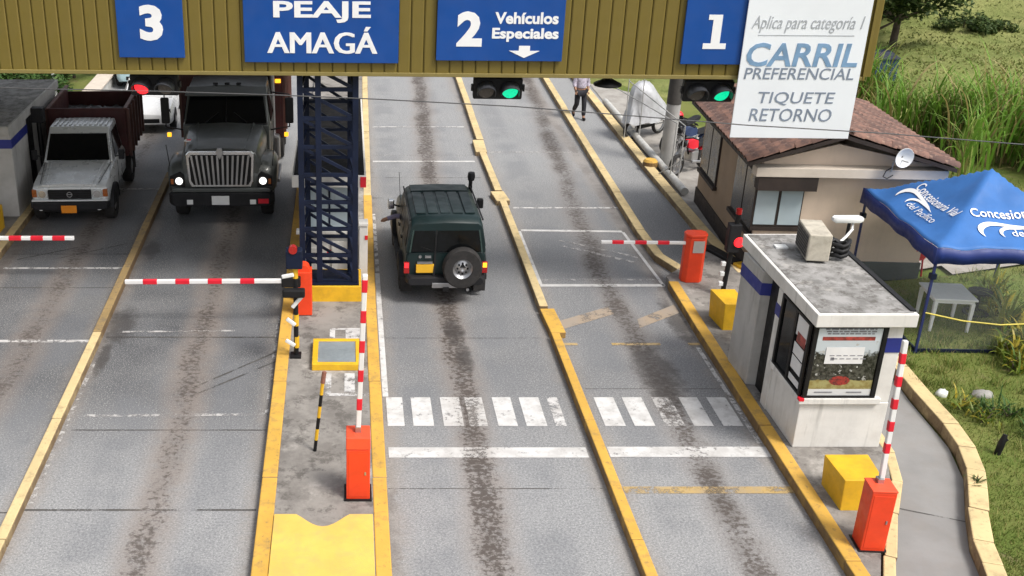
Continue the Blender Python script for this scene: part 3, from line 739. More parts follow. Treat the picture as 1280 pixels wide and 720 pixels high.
# ------------------------------------------------------------------ toll booth behind the tower
b = empty('toll_booth', (0, 0, .15), 0, 'narrow toll booth with flat black roof behind the lattice tower', 'toll booth')
MB().box(-1.10, .42, 21.55, 28.0, 2.2, 2.27).box(-1.10, .42, 21.5, 21.6, 2.05, 2.29).build('roof', M_BOOTH, b, bevel=.01)
MB().box(-1.06, .38, 21.62, 27.9, 2.27, 2.31).build('roof_membrane', M_ROOFD, b)
MB().box(-.95, .27, 21.85, 27.6, 0, .95).build('wall', M_BOOTH, b, bevel=.01)
for xx in (-.95, .15): MB().box(xx, xx + .12, 21.87, 21.99, .95, 2.05).build('post', M_BOOTHG, b)
MB().box(-.95, .27, 24.0, 27.6, .95, 2.05).build('rear_wall', M_BOOTHG, b)
MB().box(-1.04, .36, 21.72, 21.95, .94, 1.0).build('ledge', M_BOOTH, b, bevel=.008)
MB().box(-.83, .15, 21.9, 21.93, 1.0, 2.05).build('window', M_GLSB, b)
MB().box(-.36, -.32, 21.885, 21.94, 1.0, 2.05).build('window_mullion', M_NAVY, b)
MB().box(-.8, -.3, 21.84, 21.855, .45, .55).build('red_label', M_RED, b)
MB().box(-.95, -.4, 21.80, 21.845, .05, .6).box(-.3, .2, 21.8, 21.845, .05, .75).build('cabinet_door', M_BOOTH, b, bevel=.01)
MB().box(.30, .42, 21.48, 21.498, 2.06, 2.28).build('red_marker', M_RED, b)
r = empty('white_cabinet', (.36, 21.4, .15), 0, 'white upright cabinet right of the lattice tower', 'cabinet')
MB().box(-.08, .1, 0, .45, 0, 1.25).build('body', M_BOOTH, r, bevel=.015); MB().box(-.085, .105, -.02, .3, 1.252, 1.30).build('lid', M_BOOTH, r); MB().box(.04, .1, -.012, 0, .95, 1.04).build('red_marker', M_RED, r)

# ------------------------------------------------------------------ right toll booth
b = empty('toll_booth', (7.0, 14.85, .15), 0, 'white toll booth with stained flat roof and blue stripe by the side lane', 'toll booth')
LB = MB().hexa([(0, 0, 0), (1.24, 0, 0), (1.24, 3.0, 0), (0, 3.0, 0)], [(0, 0, .82), (1.24, 0, .82), (1.24, 3.0, .82), (0, 3.0, .82)])
MB().prism([(0, 0), (1.36, 0), (1.36, 2.9), (.55, 2.9), (.55, 1.55), (0, 1.25)], 0, .80).build('lower_wall', M_BOOTH, b, bevel=.012)
MB().prism([(-.05, 1.28), (-.05, -.06), (1.20, -.06), (1.20, .06), (.07, .06), (.07, 1.28)], .80, .90).build('counter', M_BOOTH, b, bevel=.01)
MB().box(-.055, .02, -.066, .02, .86, .905).build('red_corner', M_RED, b)
MB().box(1.09, 1.36, .02, .32, .80, 2.12).build('corner_pillar', M_BOOTH, b, bevel=.012)
MB().box(1.10, 1.356, .008, .019, 1.66, 1.90).build('blue_square', M_BLUE, b)
MB().box(.72, 1.355, .33, 2.9, .80, 2.12).build('side_wall', M_BOOTH, b)
MB().box(-.02, .16, 1.18, 1.42, .0, 2.12).build('window_post', M_BOOTH, b, bevel=.01)
MB().box(-.026, .166, 1.174, 1.426, 1.66, 1.86).build('blue_band', M_BLUE, b)
MB().box(.10, .14, 1.42, 2.0, .0, 2.12).build('door', M_BLK, b)
MB().hexa([(-.05, 2.05, 0), (.5, 1.95, 0), (.5, 2.9, 0), (-.08, 2.95, 0)], [(-.05, 2.05, 2.12), (.5, 1.95, 2.12), (.5, 2.9, 2.12), (-.08, 2.95, 2.12)]).build('rear_wall', M_BOOTHG, b, bevel=.012)
MB().hexa([(-.058, 2.042, 1.70), (.51, 1.94, 1.70), (.51, 2.91, 1.70), (-.088, 2.958, 1.70)], [(-.058, 2.042, 1.92), (.51, 1.94, 1.92), (.51, 2.91, 1.92), (-.088, 2.958, 1.92)]).build('blue_band', M_BLUE, b)
# front and side glazing with the printed sheets behind it
def glazed(parent, c4, nv, prints):
    w = MB().panel(c4, .02).build('window', M_GLS, parent)
    A0, B0, C0, D0 = [Vector(p) for p in c4]
    def at(u, t): return A0.lerp(B0, u).lerp(D0.lerp(C0, u), t)
    nrm = (B0 - A0).cross(D0 - A0).normalized()
    for u in nv:
        MB().panel([at(u - .03, 0) + nrm * .02, at(u + .03, 0) + nrm * .02, at(u + .03, 1) + nrm * .02, at(u - .03, 1) + nrm * .02], .025).build('frame', M_BLK, w)
    for t in (0.0, .97):
        MB().panel([at(0, t) + nrm * .021, at(1, t) + nrm * .021, at(1, t + .03) + nrm * .021, at(0, t + .03) + nrm * .021], .022).build('frame', M_BLK, w)
    for (nm, u0, u1, t0, t1, m, lv) in prints:
        MB().panel([at(u0, t0) + nrm * (.021 + .003 * lv), at(u1, t0) + nrm * (.021 + .003 * lv), at(u1, t1) + nrm * (.021 + .003 * lv), at(u0, t1) + nrm * (.021 + .003 * lv)], .002).build(nm, m, w)
dash = []
for row, t in enumerate((.955, .925, .895)):
    u = .14 + row * .02
    while u < .84:
        w_ = random.uniform(.03, .10); dash.append(('print', u, min(u + w_, .86), t - .010, t + .006, M_PHX, 2)); u += w_ + .02
u = .26
while u < .66: w_ = random.uniform(.03, .08); dash.append(('print', u, u + w_, .590, .60, M_PHX, 4)); dash.append(('print', u + .05, u + .05 + w_, .545, .556, M_PHX, 4)); u += w_ + .03
front = [('poster', .05, .95, .03, .99, M_POST, 0), ('print', .14, .40, .07, .085, M_PHX, 2), ('print', .60, .82, .07, .085, M_PHX, 2), ('print', .12, .86, .80, .85, M_PHR, 1), ('notice', .20, .74, .48, .71, M_WHR, 3), ('print', .28, .33, .53, .57, M_PHX, 4)] + dash
glazed(b, [(.02, .01, .90), (1.085, .01, .90), (1.085, .01, 2.12), (.02, .01, 2.12)], (.01, .99), front)
glazed(b, [(.0, 1.17, .90), (.0, .03, .90), (.0, .03, 2.12), (.0, 1.17, 2.12)], (.02, .52, .98),
       [('print', .56, .94, .68, .95, M_WHR, 0), ('print', .62, .9, .60, .74, M_PHR, 1), ('print', .57, .9, .42, .58, M_WHR, 1), ('print', .57, .9, .22, .40, M_WHR, 1), ('print', .56, .94, .05, .14, M_WHR, 0)])
MB().box(-.03, 1.47, -.10, 3.25, 2.13, 2.34).build('roof', M_BOOTH, b, bevel=.012)
MB().box(.03, 1.41, -.04, 3.19, 2.335, 2.348).build('roof_top', M_ROOFC, b)
MB().box(1.38, 1.46, .0, 3.2, 2.341, 2.37).build('gutter', M_BLKP, b)
ac = empty('air_conditioner', (7.70, 16.72, 2.498), R(-8), 'old beige air conditioner standing on the booth roof', 'air conditioner')
MB().box(-.17, .19, -.02, .74, .04, .50).build('case', mat('ac_beige', (.50, .46, .38), .6, var=.12, vs=4, dirt=.45, dirtcol=(.20, .16, .12)), ac, bevel=.02)
MB().box(-.18, -.171, .02, .70, .08, .46).build('coil_grille', mat('ac_coil', (.13, .12, .11), .7, var=.4, vs=8), ac)
for zz in range(7): MB().box(-.187, -.18, .03, .69, .11 + zz * .05, .125 + zz * .05).build('louvre', M_BLKP, ac)
MB().box(-.12, .12, .05, .15, 0, .04).box(-.12, .12, .45, .55, 0, .04).build('feet', M_BLK, ac)
hp = []
for k in range(46):
    a = k * .42; hp.append((8.14 + .16 * math.cos(a) + .02 * math.sin(k * 1.7), 16.98 + .20 * math.sin(a) * .9, 2.53 + .006 * k + .02 * math.sin(k * 2.1)))
tag(MB().tube(hp, .035, 6).build('hose_coil', M_BLKP, smooth=60), 'tangled dark hose heaped beside the air conditioner', 'hose')
cm = empty('security_camera', (8.72, 17.95, 2.3), 0, 'white floodlight-shaped camera on a curved bracket at the booth roof', 'camera')
MB().tube([(-.25, -.3, .2), (-.1, -.2, .28), (.05, -.05, .35), (.06, 0, .48)], .025, 8).build('bracket', M_PLAS, cm, smooth=60)
MB().loft([[(x, y * s_, .52 + z * s_) for y, z in ((.07, -.05), (.09, 0), (.06, .05), (-.06, .05), (-.09, 0), (-.07, -.05))] for x, s_ in ((-.30, .6), (-.26, 1), (.16, 1), (.22, .6))]).build('case', M_PLAS, cm, smooth=50)
MB().tube([(.0, 0, .12), (.0, 0, .46)], .03, 8).build('post', M_BLK, cm)
tag(MB().box(7.28, 7.48, 17.35, 17.5, 2.499, 2.53).build('roof_slate', M_PLAS), 'small pale slab lying on the booth roof', 'slab')

# ------------------------------------------------------------------ left toll booth
b = empty('toll_booth', (-7.95, 25.4, .15), 0, 'grey toll booth with dark blue stripe at the left edge', 'toll booth')
MB().box(-3.5, 0, 0, 1.4, 0, 2.1).build('wall', M_BOOTHG, b, bevel=.012)
MB().box(-3.51, .008, -.008, 1.408, 1.72, 1.94).build('blue_band', M_BLUE, b)
MB().box(-3.5, -.12, 1.4, 2.3, 0, 2.1).build('door', M_BLK, b)
MB().box(-3.5, 0, 2.3, 4.4, 0, 2.1).build('rear_wall', M_BOOTHG, b, bevel=.012)
MB().box(-3.6, .06, -.25, 4.6, 2.11, 2.32).build('roof', M_BOOTHG, b, bevel=.012)
MB().box(-3.55, .01, -.2, 4.55, 2.315, 2.33).build('roof_top', M_ROOFC, b)
ac2 = empty('air_conditioner', (-9.0, 26.6, 2.48), 0, 'dark air conditioner on the roof of the left booth', 'air conditioner')
MB().box(-.3, .3, 0, .8, .03, .62).build('case', M_BLKP, ac2, bevel=.03); MB().box(-.25, .25, -.012, 0, .08, .56).build('grille', M_BLK, ac2); MB().box(-.25, .25, .1, .7, 0, .03).build('feet', M_BLK, ac2)
tag(MB().box(-9.6, -8.12, 23.7, 24.7, .1, .72).build('concrete_block', M_YEL, bevel=.02), 'yellow concrete block in front of the left booth', 'block')
p = empty('signal_post', (-7.75, 27.2, .16), 0, 'black signal post with square head beside the left booth', 'signal post')
MB().tube([(0, 0, 0), (0, 0, 1.9)], .06, 10).build('pole', M_BLK, p); MB().box(-.16, .16, -.12, .12, 1.88, 2.25).build('head', M_BLKP, p, bevel=.02); MB().lathe([(.0, 0), (.11, 0), (.11, .03), (.0, .03)], (0, 0, 0), 'z', 12).build('foot', M_BLK, p)
p = empty('white_post', (-9.6, 36, 0), 0, 'thin white post with a red cap beyond the left booth', 'post')
MB().tube([(0, 0, 0), (.0, 0, 2.6)], .07, 10).build('pole', M_PLAS, p); MB().box(-.2, .15, -.1, .1, 2.6, 2.85).build('cap', M_RED, p, bevel=.03)
bw = empty('low_wall', (-8.7, 34, 0), 0, 'pale low wall running along the road behind the maroon truck bed', 'wall')
MB().box(-.25, .25, 0, 16, -.05, .35).build('wall', M_PIPE, bw, bevel=.02); MB().box(-.30, .30, -.05, 16.05, .351, .42).build('coping', M_BEAM, bw, bevel=.01)

# ------------------------------------------------------------------ house with clay tile roof
hs = empty('guard_house', (8.68, 22.0, 0), R(-3.6), 'small cream house with clay tile roof behind the booth', 'house')
HW, HD = 3.55, 4.9
MB().prism_y([(0, .42), (HW, .42), (HW, 2.55), (1.45, 3.0), (0, 2.6)], 0, .14).build('front_wall', M_WALL, hs)
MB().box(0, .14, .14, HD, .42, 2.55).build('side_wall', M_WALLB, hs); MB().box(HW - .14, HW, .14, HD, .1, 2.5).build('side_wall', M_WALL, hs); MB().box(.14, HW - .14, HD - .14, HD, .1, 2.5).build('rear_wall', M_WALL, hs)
MB().box(-.03, HW + .03, -.03, HD + .03, 0, .42).build('plinth', M_DKB, hs)
MB().box(-.031, HW + .031, -.034, -.004, 0.02, .43).build('front_base', mat('base_green_grey', (.10, .115, .11), .8), hs)
MB().box(-.22, HW + .06, -.30, .02, 2.36, 2.56).build('beam', M_BEAM, hs, bevel=.012)
# front window
def win(parent, c4, panes, glass, frame_m, fw=.04):
    w = MB().panel(c4, .03).build('window', frame_m, parent)
    A0, B0, C0, D0 = [Vector(p) for p in c4]; nrm = (B0 - A0).cross(D0 - A0).normalized(); W = (B0 - A0).length; Hh = (D0 - A0).length
    for k in range(panes):
        u0 = (k + .0) / panes + fw / W; u1 = (k + 1) / panes - fw / W * .6; t0, t1 = fw / Hh, 1 - fw / Hh
        q = [A0.lerp(B0, u).lerp(D0.lerp(C0, u), t) + nrm * .031 for u, t in ((u0, t0), (u1, t0), (u1, t1), (u0, t1))]
        MB().panel(q, .012).build('pane', glass, w)
    return w
win(hs, [(-.10, -.02, 1.20), (.90, -.02, 1.20), (.90, -.02, 2.04), (-.10, -.02, 2.04)], 2, M_GLSB, M_DKB)
MB().box(-.1, .95, -.07, -.003, 1.10, 1.19).build('window_sill', M_DKB, hs); MB().box(-.14, 1.06, -.28, -.005, 2.06, 2.355).build('window_hood', M_DKB, hs)
for (ya, yb, n) in ((.10, 1.75, 2), (3.2, 4.7, 2)):
    win(hs, [(-.005, yb, 1.0), (-.005, ya, 1.0), (-.005, ya, 2.3), (-.005, yb, 2.3)], n, mat('smoky_glass', (.085, .080, .075), .2, var=.2, spec=.6), M_DKB, .05)
    MB().box(-.10, -.002, ya - .06, yb + .06, .90, .985).build('window_sill', M_DKB, hs)
dish = empty('satellite_dish', (11.2, 21.42, 2.66), R(10), 'round white satellite dish on the house front beam', 'satellite dish')
MB().lathe([(.02, -.02), (.12, -.045), (.20, -.10), (.205, -.095), (.12, -.03), (.02, 0)], (0, 0, .22), 'y', 22).build('bowl', M_PLAS, dish, smooth=40)
MB().tube([(-.02, .0, .2), (-.1, .08, .1), (-.1, .1, -.12)], .02, 7).build('bracket', M_GRYP, dish); MB().tube([(0, -.03, .15), (.0, -.22, .17)], .012, 6).build('feed_arm', M_GRYP, dish)
cb = [(-.12, .06, -.02), (-.25, .05, -.08), (-.33, .0, -.18), (-.25, -.02, -.22), (-.12, -.01, -.16)]
MB().tube(cb, .012, 5).build('cable', M_BLKP, dish)
# roof: two slopes, ridge along the road direction
rf = empty('roof', (0, 0, 0), parent=hs)
RX, RZ, EL, ER, RB = 1.40, 3.32, (-.44, 2.72), (3.70, 2.66), 4.75
for (ex, ez) in (EL, ER):
    c4 = [(RX, -.42, RZ), (ex, -.42, ez), (ex, RB, ez), (RX, RB, RZ)]
    MB().hexa([(x, y, z - .10) for x, y, z in c4], [(x, y, z - .02) for x, y, z in c4]).build('roof_board', M_DKB, rf)
def tile_mb(L, r):
    mb = MB(); n = 6; rings = []
    for yv, rr in ((0, r * 1.06), (L, r * .86)):
        o_ = [(rr * math.cos(math.pi * k / n), yv, rr * .75 * math.sin(math.pi * k / n)) for k in range(n + 1)]
        i_ = [(rr * .86 * math.cos(math.pi * k / n), yv, rr * .62 * math.sin(math.pi * k / n)) for k in range(n, -1, -1)]
        rings.append(o_ + i_)
    return mb.loft(rings)
tproto = None
for (ex, ez), rows in ((EL, 6), (ER, 7)):
    d = Vector((RX - ex, 0, RZ - ez)); Ls = d.length; d.normalize(); lr = Ls / rows
    sgn = 1 if ex < RX else -1
    ycol = Vector((0, 1, 0)); nrm = d.cross(ycol) if sgn < 0 else ycol.cross(d)
    nrm = nrm if nrm.z > 0 else -nrm
    cols = 21; cw = (RB + .42) / cols
    for rr in range(rows):
        for cc in range(cols):
            base = Vector((ex, -.42 + cw * (cc + .5), ez)) + d * (rr * lr - .03) + nrm * (.012 + .004 * random.random())
            if tproto is None:
                tproto = tile_mb(.46, cw * .53).build('tile', M_TILE, rf, smooth=50); o = tproto
            else:
                o = tproto.copy(); COL.objects.link(o)
            xax = d.cross(nrm)
            mtx = Matrix((( xax.x, d.x, nrm.x, base.x), (xax.y, d.y, nrm.y, base.y), (xax.z, d.z, nrm.z, base.z), (0, 0, 0, 1)))
            o.matrix_local = mtx @ Matrix.Rotation(random.uniform(-.03, .03), 4, 'Z') @ Matrix.Rotation(random.uniform(.02, .06), 4, 'X')
for k in range(12):
    y0 = -.45 + k * .42
    MB().loft([[(RX + .15 * math.cos(math.pi * q / 6), yy, RZ + .03 + .11 * math.sin(math.pi * q / 6)) for q in range(7)] + [(RX + .12 * math.cos(math.pi * q / 6), yy, RZ + .02 + .08 * math.sin(math.pi * q / 6)) for q in range(6, -1, -1)] for yy in (y0, y0 + .45)]).build('ridge_tile', M_TILE, rf, smooth=50)

# ------------------------------------------------------------------ blue tent
tn = empty('canopy_tent', (10.5, 18.2, .09), 0, 'blue pop-up canopy tent with white lettering on the lawn', 'tent')
C = [(0, 0), (3.05, -.1), (3.2, 3.2), (.12, 3.3)]
cxy = (1.6, 1.6); AZ, EZ, VZ = 3.06, 2.08, 1.78
def tent_pt(u, v):                      # u, v in 0..1 over the square
    x = (C[0][0] * (1 - u) + C[1][0] * u) * (1 - v) + (C[3][0] * (1 - u) + C[2][0] * u) * v
    y = (C[0][1] * (1 - u) + C[1][1] * u) * (1 - v) + (C[3][1] * (1 - u) + C[2][1] * u) * v
    m = max(abs(u - .5), abs(v - .5)) * 2; k = min(abs(u - .5), abs(v - .5)) * 2
    z = EZ + (AZ - EZ) * (1 - m) ** 1.12 - .10 * math.sin(math.pi * (1 - m)) * (1 - (k / max(m, 1e-4))) * .9
    z += .012 * math.sin(u * 31 + v * 9) * m + .02 * math.sin(9 * k + 5 * m) * m - .035 * math.sin(math.pi * m) * max(0, math.sin(7 * (u - v) + 3 * m)) ** 3
    return (x, y, z)
n = 36; v, f = [], []
for j in range(n + 1):
    for i in range(n + 1): v.append(tent_pt(i / n, j / n))
for j in range(n):
    for i in range(n):
        k = j * (n + 1) + i; f.append((k, k + 1, k + n + 2, k + n + 1))
mb = MB(); mb.v = v; mb.f = f
top = mb.build('canopy', M_TENT, tn, smooth=60)
sm = top.modifiers.new('solid', 'SOLIDIFY'); sm.thickness = .006
def edge(i):
    q = []
    for k in range(25):
        t = k / 24; u, vv = ((t, 0), (1, t), (1 - t, 1), (0, 1 - t))[i]; q.append(tent_pt(u, vv))
    return q
for i in range(4):
    e = edge(i); a0 = []; a1 = []
    cx_, cy_ = cxy
    for k, (x, y, z) in enumerate(e):
        ox, oy = (x - cx_) * .012, (y - cy_) * .012; w_ = .02 * math.sin(k * .9)
        a0.append((x + ox, y + oy, z - .002)); a1.append((x + ox * 1.6 + (w_ if i % 2 else 0), y + oy * 1.6 + (w_ if not i % 2 else 0), VZ + .012 * math.sin(k * 1.3) + .035 * math.sin(math.pi * k / 24)))
    mb = MB(); mb.v = a0 + a1; m_ = len(e); mb.f = [(k, k + 1, m_ + k + 1, m_ + k) for k in range(m_ - 1)]
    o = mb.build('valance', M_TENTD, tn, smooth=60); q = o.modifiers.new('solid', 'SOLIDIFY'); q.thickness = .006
for (x, y) in C:
    ix, iy = x + (.05 if x < 1.5 else -.05), y + (.05 if y < 1.5 else -.05)
    lg = MB().box(ix - .02, ix + .02, iy - .02, iy + .02, 0, 1.95).build('leg', mat('tent_leg_blue', (.02, .03, .12), .45), tn)
    MB().box(ix - .05, ix + .05, iy - .05, iy + .05, 1.48, 1.58).build('slider', M_NAVY, lg); MB().box(ix - .06, ix + .06, iy - .06, iy + .06, 0, .015).build('foot', M_NAVY, lg)
for a_, b_ in (((.05, .05), (.16, 3.25)), ((.05, .05), (3.0, -.05))):
    MB().panel([(*a_, .06), (*b_, .06), (*b_, VZ - .02), (*a_, VZ - .02)], .003).build('clear_wall', M_CLR, tn)
    MB().bar((*a_, .04), (*b_, .04), .035, .06).build('hem', M_NAVY, tn)
# lettering printed on the canopy (follows the cloth)
def on_tent(su0, su1, tv0, tv1, side):
    def fn(X, Z, yy):
        u = X; w_ = Z
        if side == 'front': uu, vv = u, w_
        else: uu, vv = w_, 1 - u
        x, y, z = tent_pt(uu, vv); return (x, y, z + .020 - yy)
    return fn
for side, (l0, l1) in (('front', (.28, .86)), ('left', (.27, .75))):
    fnn = on_tent(0, 0, 0, 0, side)
    text_mesh('lettering', 'Concesionaria Vial', l0, l1, *((.215, .27) if side == 'front' else (.185, .24)), 0, M_LET, tn, .01, .0, fnn, .001)
    text_mesh('lettering', 'del Pacífico', l0 + (.20 if side == 'front' else .12), l1 - .04, *((.105, .15) if side == 'front' else (.085, .13)), 0, M_LET, tn, .0, .0, fnn, .001)
    s0 = l0 - (.0 if side == 'front' else .05)
    for (cu, cv, ru, rv, k0) in ((s0 + .10, .125, .10, .062, .42), (s0 + .20, .120, .075, .045, .36)):
        up, lo = [], []
        for k in range(25):
            t = k / 24; ph = R(-45 + 200 * t); kk = k0 * math.sin(math.pi * t) ** .8; st_ = 2.6 if ph > math.pi / 2 else 1.0
            up.append(fnn(cu - ru * math.cos(ph) * st_, cv + rv * math.sin(ph), -.001)); lo.append(fnn(cu - ru * (1 - kk) * math.cos(ph) * st_, cv + rv * (1 - kk) * math.sin(ph), -.001))
        mb = MB(); mb.v = up + lo; mb.f = [(k, k + 1, 25 + k + 1, 25 + k) for k in range(24)]
        mb.build('swoosh', M_LET, tn)
t = empty('plastic_table', (11.62, 19.45, .09), R(-6), 'white plastic table standing under the blue tent', 'table')
MB().box(-.40, .40, -.40, .42, .66, .70).build('table_top', M_PLAS, t, bevel=.012); MB().box(-.36, .36, -.36, .38, .60, .657).build('apron', M_PLAS, t)
for x, y in ((-.34, -.34), (.34, -.34), (.34, .36), (-.34, .36)): MB().loft([[(x + dx * s_, y + dy * s_, z) for dx, dy in ((-.03, -.03), (.03, -.03), (.03, .03), (-.03, .03))] for z, s_ in ((0, .75), (.6, 1.1))]).build('leg', M_PLAS, t)
ch = empty('stool', (12.55, 19.95, .09), 0, 'dark round stool beside the white table', 'stool')
MB().lathe([(0, .45), (.22, .45), (.22, .49), (0, .49)], (0, 0, 0), 'z', 20).build('seat', M_BLKP, ch)
MB().tube([(0, 0, .05), (0, 0, .45)], .03, 8).build('column', M_BLK, ch)
MB().lathe([(.18, 0), (.24, 0), (.24, .03), (.18, .03)], (0, 0, 0), 'z', 20).build('base_ring', M_BLK, ch)
rc = empty('plastic_chair', (12.2, 22.1, .02), R(200), 'red plastic chair back against the house wall behind the tent', 'chair')
MB().box(-.2, .2, -.2, .2, .38, .42).build('seat', M_RED, rc, bevel=.02); MB().hexa([(-.2, .18, .42), (.2, .18, .42), (.2, .22, .42), (-.2, .22, .42)], [(-.17, .28, .82), (.17, .28, .82), (.17, .32, .82), (-.17, .32, .82)]).build('backrest', M_RED, rc, bevel=.03)
for x, y in ((-.17, -.17), (.17, -.17), (.17, .17), (-.17, .17)): MB().tube([(x * 1.15, y * 1.15, 0), (x, y, .4)], .02, 6).build('leg', M_RED, rc)
tag(MB().tube([(10.56, 18.24, .90), (11.2, 18.1, .80), (11.9, 18.1, .72), (12.6, 18.2, .70), (14, 18.4, .78)], .016, 5).build('barrier_tape', mat('tape_yellow', (.55, .45, .05), .5)), 'yellow tape stretched from the tent leg to the right', 'tape')
# ------------------------------------------------------------------ barriers
def boom(parent, p, q, w=.075, nred=4, first=.08, red=.20, shift=0):
    p, q = Vector(p), Vector(q); L = (q - p).length; d = (q - p).normalized()
    bo = MB().bar(p, q, w, w * 1.1).build('boom', M_WHB, parent, bevel=.012)
    gap = (L - first) / nred
    for k in range(nred):
        a = first + k * gap + shift
        MB().bar(p + d * a, p + d * min(a + red, L + .003), w * 1.12, w * 1.22).build('red_band', M_RED, bo, bevel=.012)
    return bo
# 1: middle island, boom raised
bg1 = empty('barrier_gate', (.18, 13.44, .16), 0, 'orange barrier box on the middle island with its boom raised', 'barrier gate', 'barrier gates')
MB().box(-.17, .17, -.02, .32, 0, .83).build('cabinet', M_ORG, bg1, bevel=.012)
MB().hexa([(-.175, -.025, .835), (.175, -.025, .835), (.175, .325, .835), (-.175, .325, .835)], [(-.172, -.022, 1.03), (.172, -.022, 1.03), (.172, .322, 1.04), (-.172, .322, 1.04)]).build('lid', mat('barrier_orange_light', (.82, .085, .03), .45, var=.05), bg1, bevel=.012)
MB().box(-.04, .04, .12, .22, 1.03, 1.12).build('boom_mount', M_STEEL, bg1)
MB().box(-.14, .14, -.026, -.0205, .05, .79).build('door', M_ORG, bg1, bevel=.003); MB().box(.09, .115, -.036, -.0265, .42, .47).build('lock', M_STEEL, bg1)
MB().box(-.20, .20, -.06, .36, -.008, .012).build('base_plate', M_BLK, bg1)
boom(bg1, (0.0, .17, 1.05), (.082, .17, 3.46), .07, 5, .14, .19, .20)
# 2: right island, boom raised
bg2 = empty('barrier_gate', (7.12, 12.38, .15), R(-4), 'orange barrier box on the right island with its boom raised', 'barrier gate', 'barrier gates')
MB().box(-.16, .16, -.16, .16, 0, .93).build('cabinet', M_ORG, bg2, bevel=.012)
MB().box(-.165, .165, -.165, .165, .932, .96).build('lid', MATS['barrier_orange_light'], bg2, bevel=.008)
MB().box(-.04, .04, .02, .12, .95, 1.02).build('boom_mount', M_STEEL, bg2)
MB().box(-.13, .13, -.166, -.1605, .05, .88).build('door', M_ORG, bg2, bevel=.003); MB().box(.085, .105, -.176, -.1665, .45, .50).build('lock', M_STEEL, bg2)
MB().box(-.19, .19, -.19, .19, -.008, .012).build('base_plate', M_BLK, bg2)
boom(bg2, (0.03, .10, .97), (.03, .30, 2.95), .065, 5, .40, .15)
# 3: lane one, boom lowered to the left
bg3 = empty('barrier_gate', (7.30, 21.5, .15), 0, 'orange barrier box with rounded top and its boom lowered over lane 1', 'barrier gate', 'barrier gates')
oct_ = [(-.22, -.08), (-.14, -.17), (.14, -.17), (.22, -.08), (.22, .08), (.14, .17), (-.14, .17), (-.22, .08)]
MB().prism(oct_, 0, 1.0).build('cabinet', M_ORG, bg3, bevel=.015); MB().prism([(x * 1.04, y * 1.04) for x, y in oct_], 1.003, 1.07).build('lid', M_ORG, bg3, bevel=.02)
MB().box(-.08, .15, -.182, -.172, .68, .94).build('label_plate', mat('plate_grey', (.42, .40, .37), .5), bg3)
boom(bg3, (-.2, -.05, .86), (-1.98, -.05, .88), .06, 3, .35, .25, .0)
# 4: lane three, boom lowered to the left
bg4 = empty('barrier_gate', (-.82, 19.85, .16), 0, 'narrow orange barrier box beside the plinth with its boom lowered over lane 3', 'barrier gate', 'barrier gates')
MB().box(-.16, .16, -.16, .16, 0, .92).build('cabinet', M_ORG, bg4, bevel=.015)
MB().lathe([(0, -.12), (.12, -.12), (.12, .12), (0, .12)], (0, 0, .93), 'y', 16).build('lid', M_ORG, bg4)
MB().box(-.42, -.05, -.30, -.17, .66, .86).build('boom_mount', M_BLK, bg4, bevel=.02)
boom(bg4, (-.3, -.24, .78), (-3.45, -.24, .76), .075, 4, 2.98 - 3 * .78, .28)
# 5: lane four, boom lowered, box hidden past the frame
bg5 = empty('barrier_gate', (-9.1, 22.0, .16), 0, 'lowered boom over the lane of the silver pickup', 'barrier gate', 'barrier gates')
MB().box(-.17, .17, -.17, .17, 0, .95).build('cabinet', M_ORG, bg5, bevel=.015)
boom(bg5, (.15, -.2, .82), (3.36, -.2, .82), .075, 6, .45, .27)

# ------------------------------------------------------------------ yellow blocks and painted nose
tag(MB().hexa([(7.06, 13.16, .14), (7.60, 13.16, .14), (7.66, 13.84, .14), (7.06, 13.84, .14)], [(7.04, 13.16, .66), (7.60, 13.16, .66), (7.66, 13.84, .66), (7.02, 13.84, .66)]).build('concrete_block', M_YEL, bevel=.012), 'yellow concrete block beside the raised barrier on the right island', 'block')
tag(MB().hexa([(7.22, 19.05, .14), (7.60, 19.05, .14), (7.60, 19.72, .14), (7.16, 19.72, .14)], [(7.20, 19.05, .70), (7.60, 19.05, .70), (7.60, 19.72, .72), (7.12, 19.72, .72)]).build('concrete_block', M_YEL, bevel=.012), 'yellow concrete block behind the white toll booth near the red signal', 'block')
ny = []
for k in range(11):
    t = k / 10; ny.append((-.70 + .76 * t, 13.03 - .29 * math.sin(math.pi * t) ** 1.2))
npoly = [(-1.01, 8.2), (.385, 8.2), (.385, 13.03)] + ny[::-1] + [(-1.01, 13.03)]
MB().prism(npoly, .145, .185).build('island_nose', M_NOSE, None, bevel=.006, label='fresh yellow painted end of the middle island with a wavy edge', cat='paint slab')

# hatch frame on the middle island
h = empty('hatch', (-.16, 17.92, .15), 0, 'yellow framed grey hatch lid on the middle island', 'hatch')
for (a, b_, c, d) in ((-.44, .44, -.52, -.42), (-.44, .44, .42, .52), (-.44, -.34, -.418, .418), (.34, .44, -.418, .418)): MB().box(a, b_, c, d, 0, .13).build('frame_side', M_YEL, h, bevel=.01)
MB().box(-.339, .339, -.417, .417, 0, .115).build('lid', mat('hatch_steel', (.30, .34, .36), .45, .3, var=.12, vs=4, dirt=.2), h)

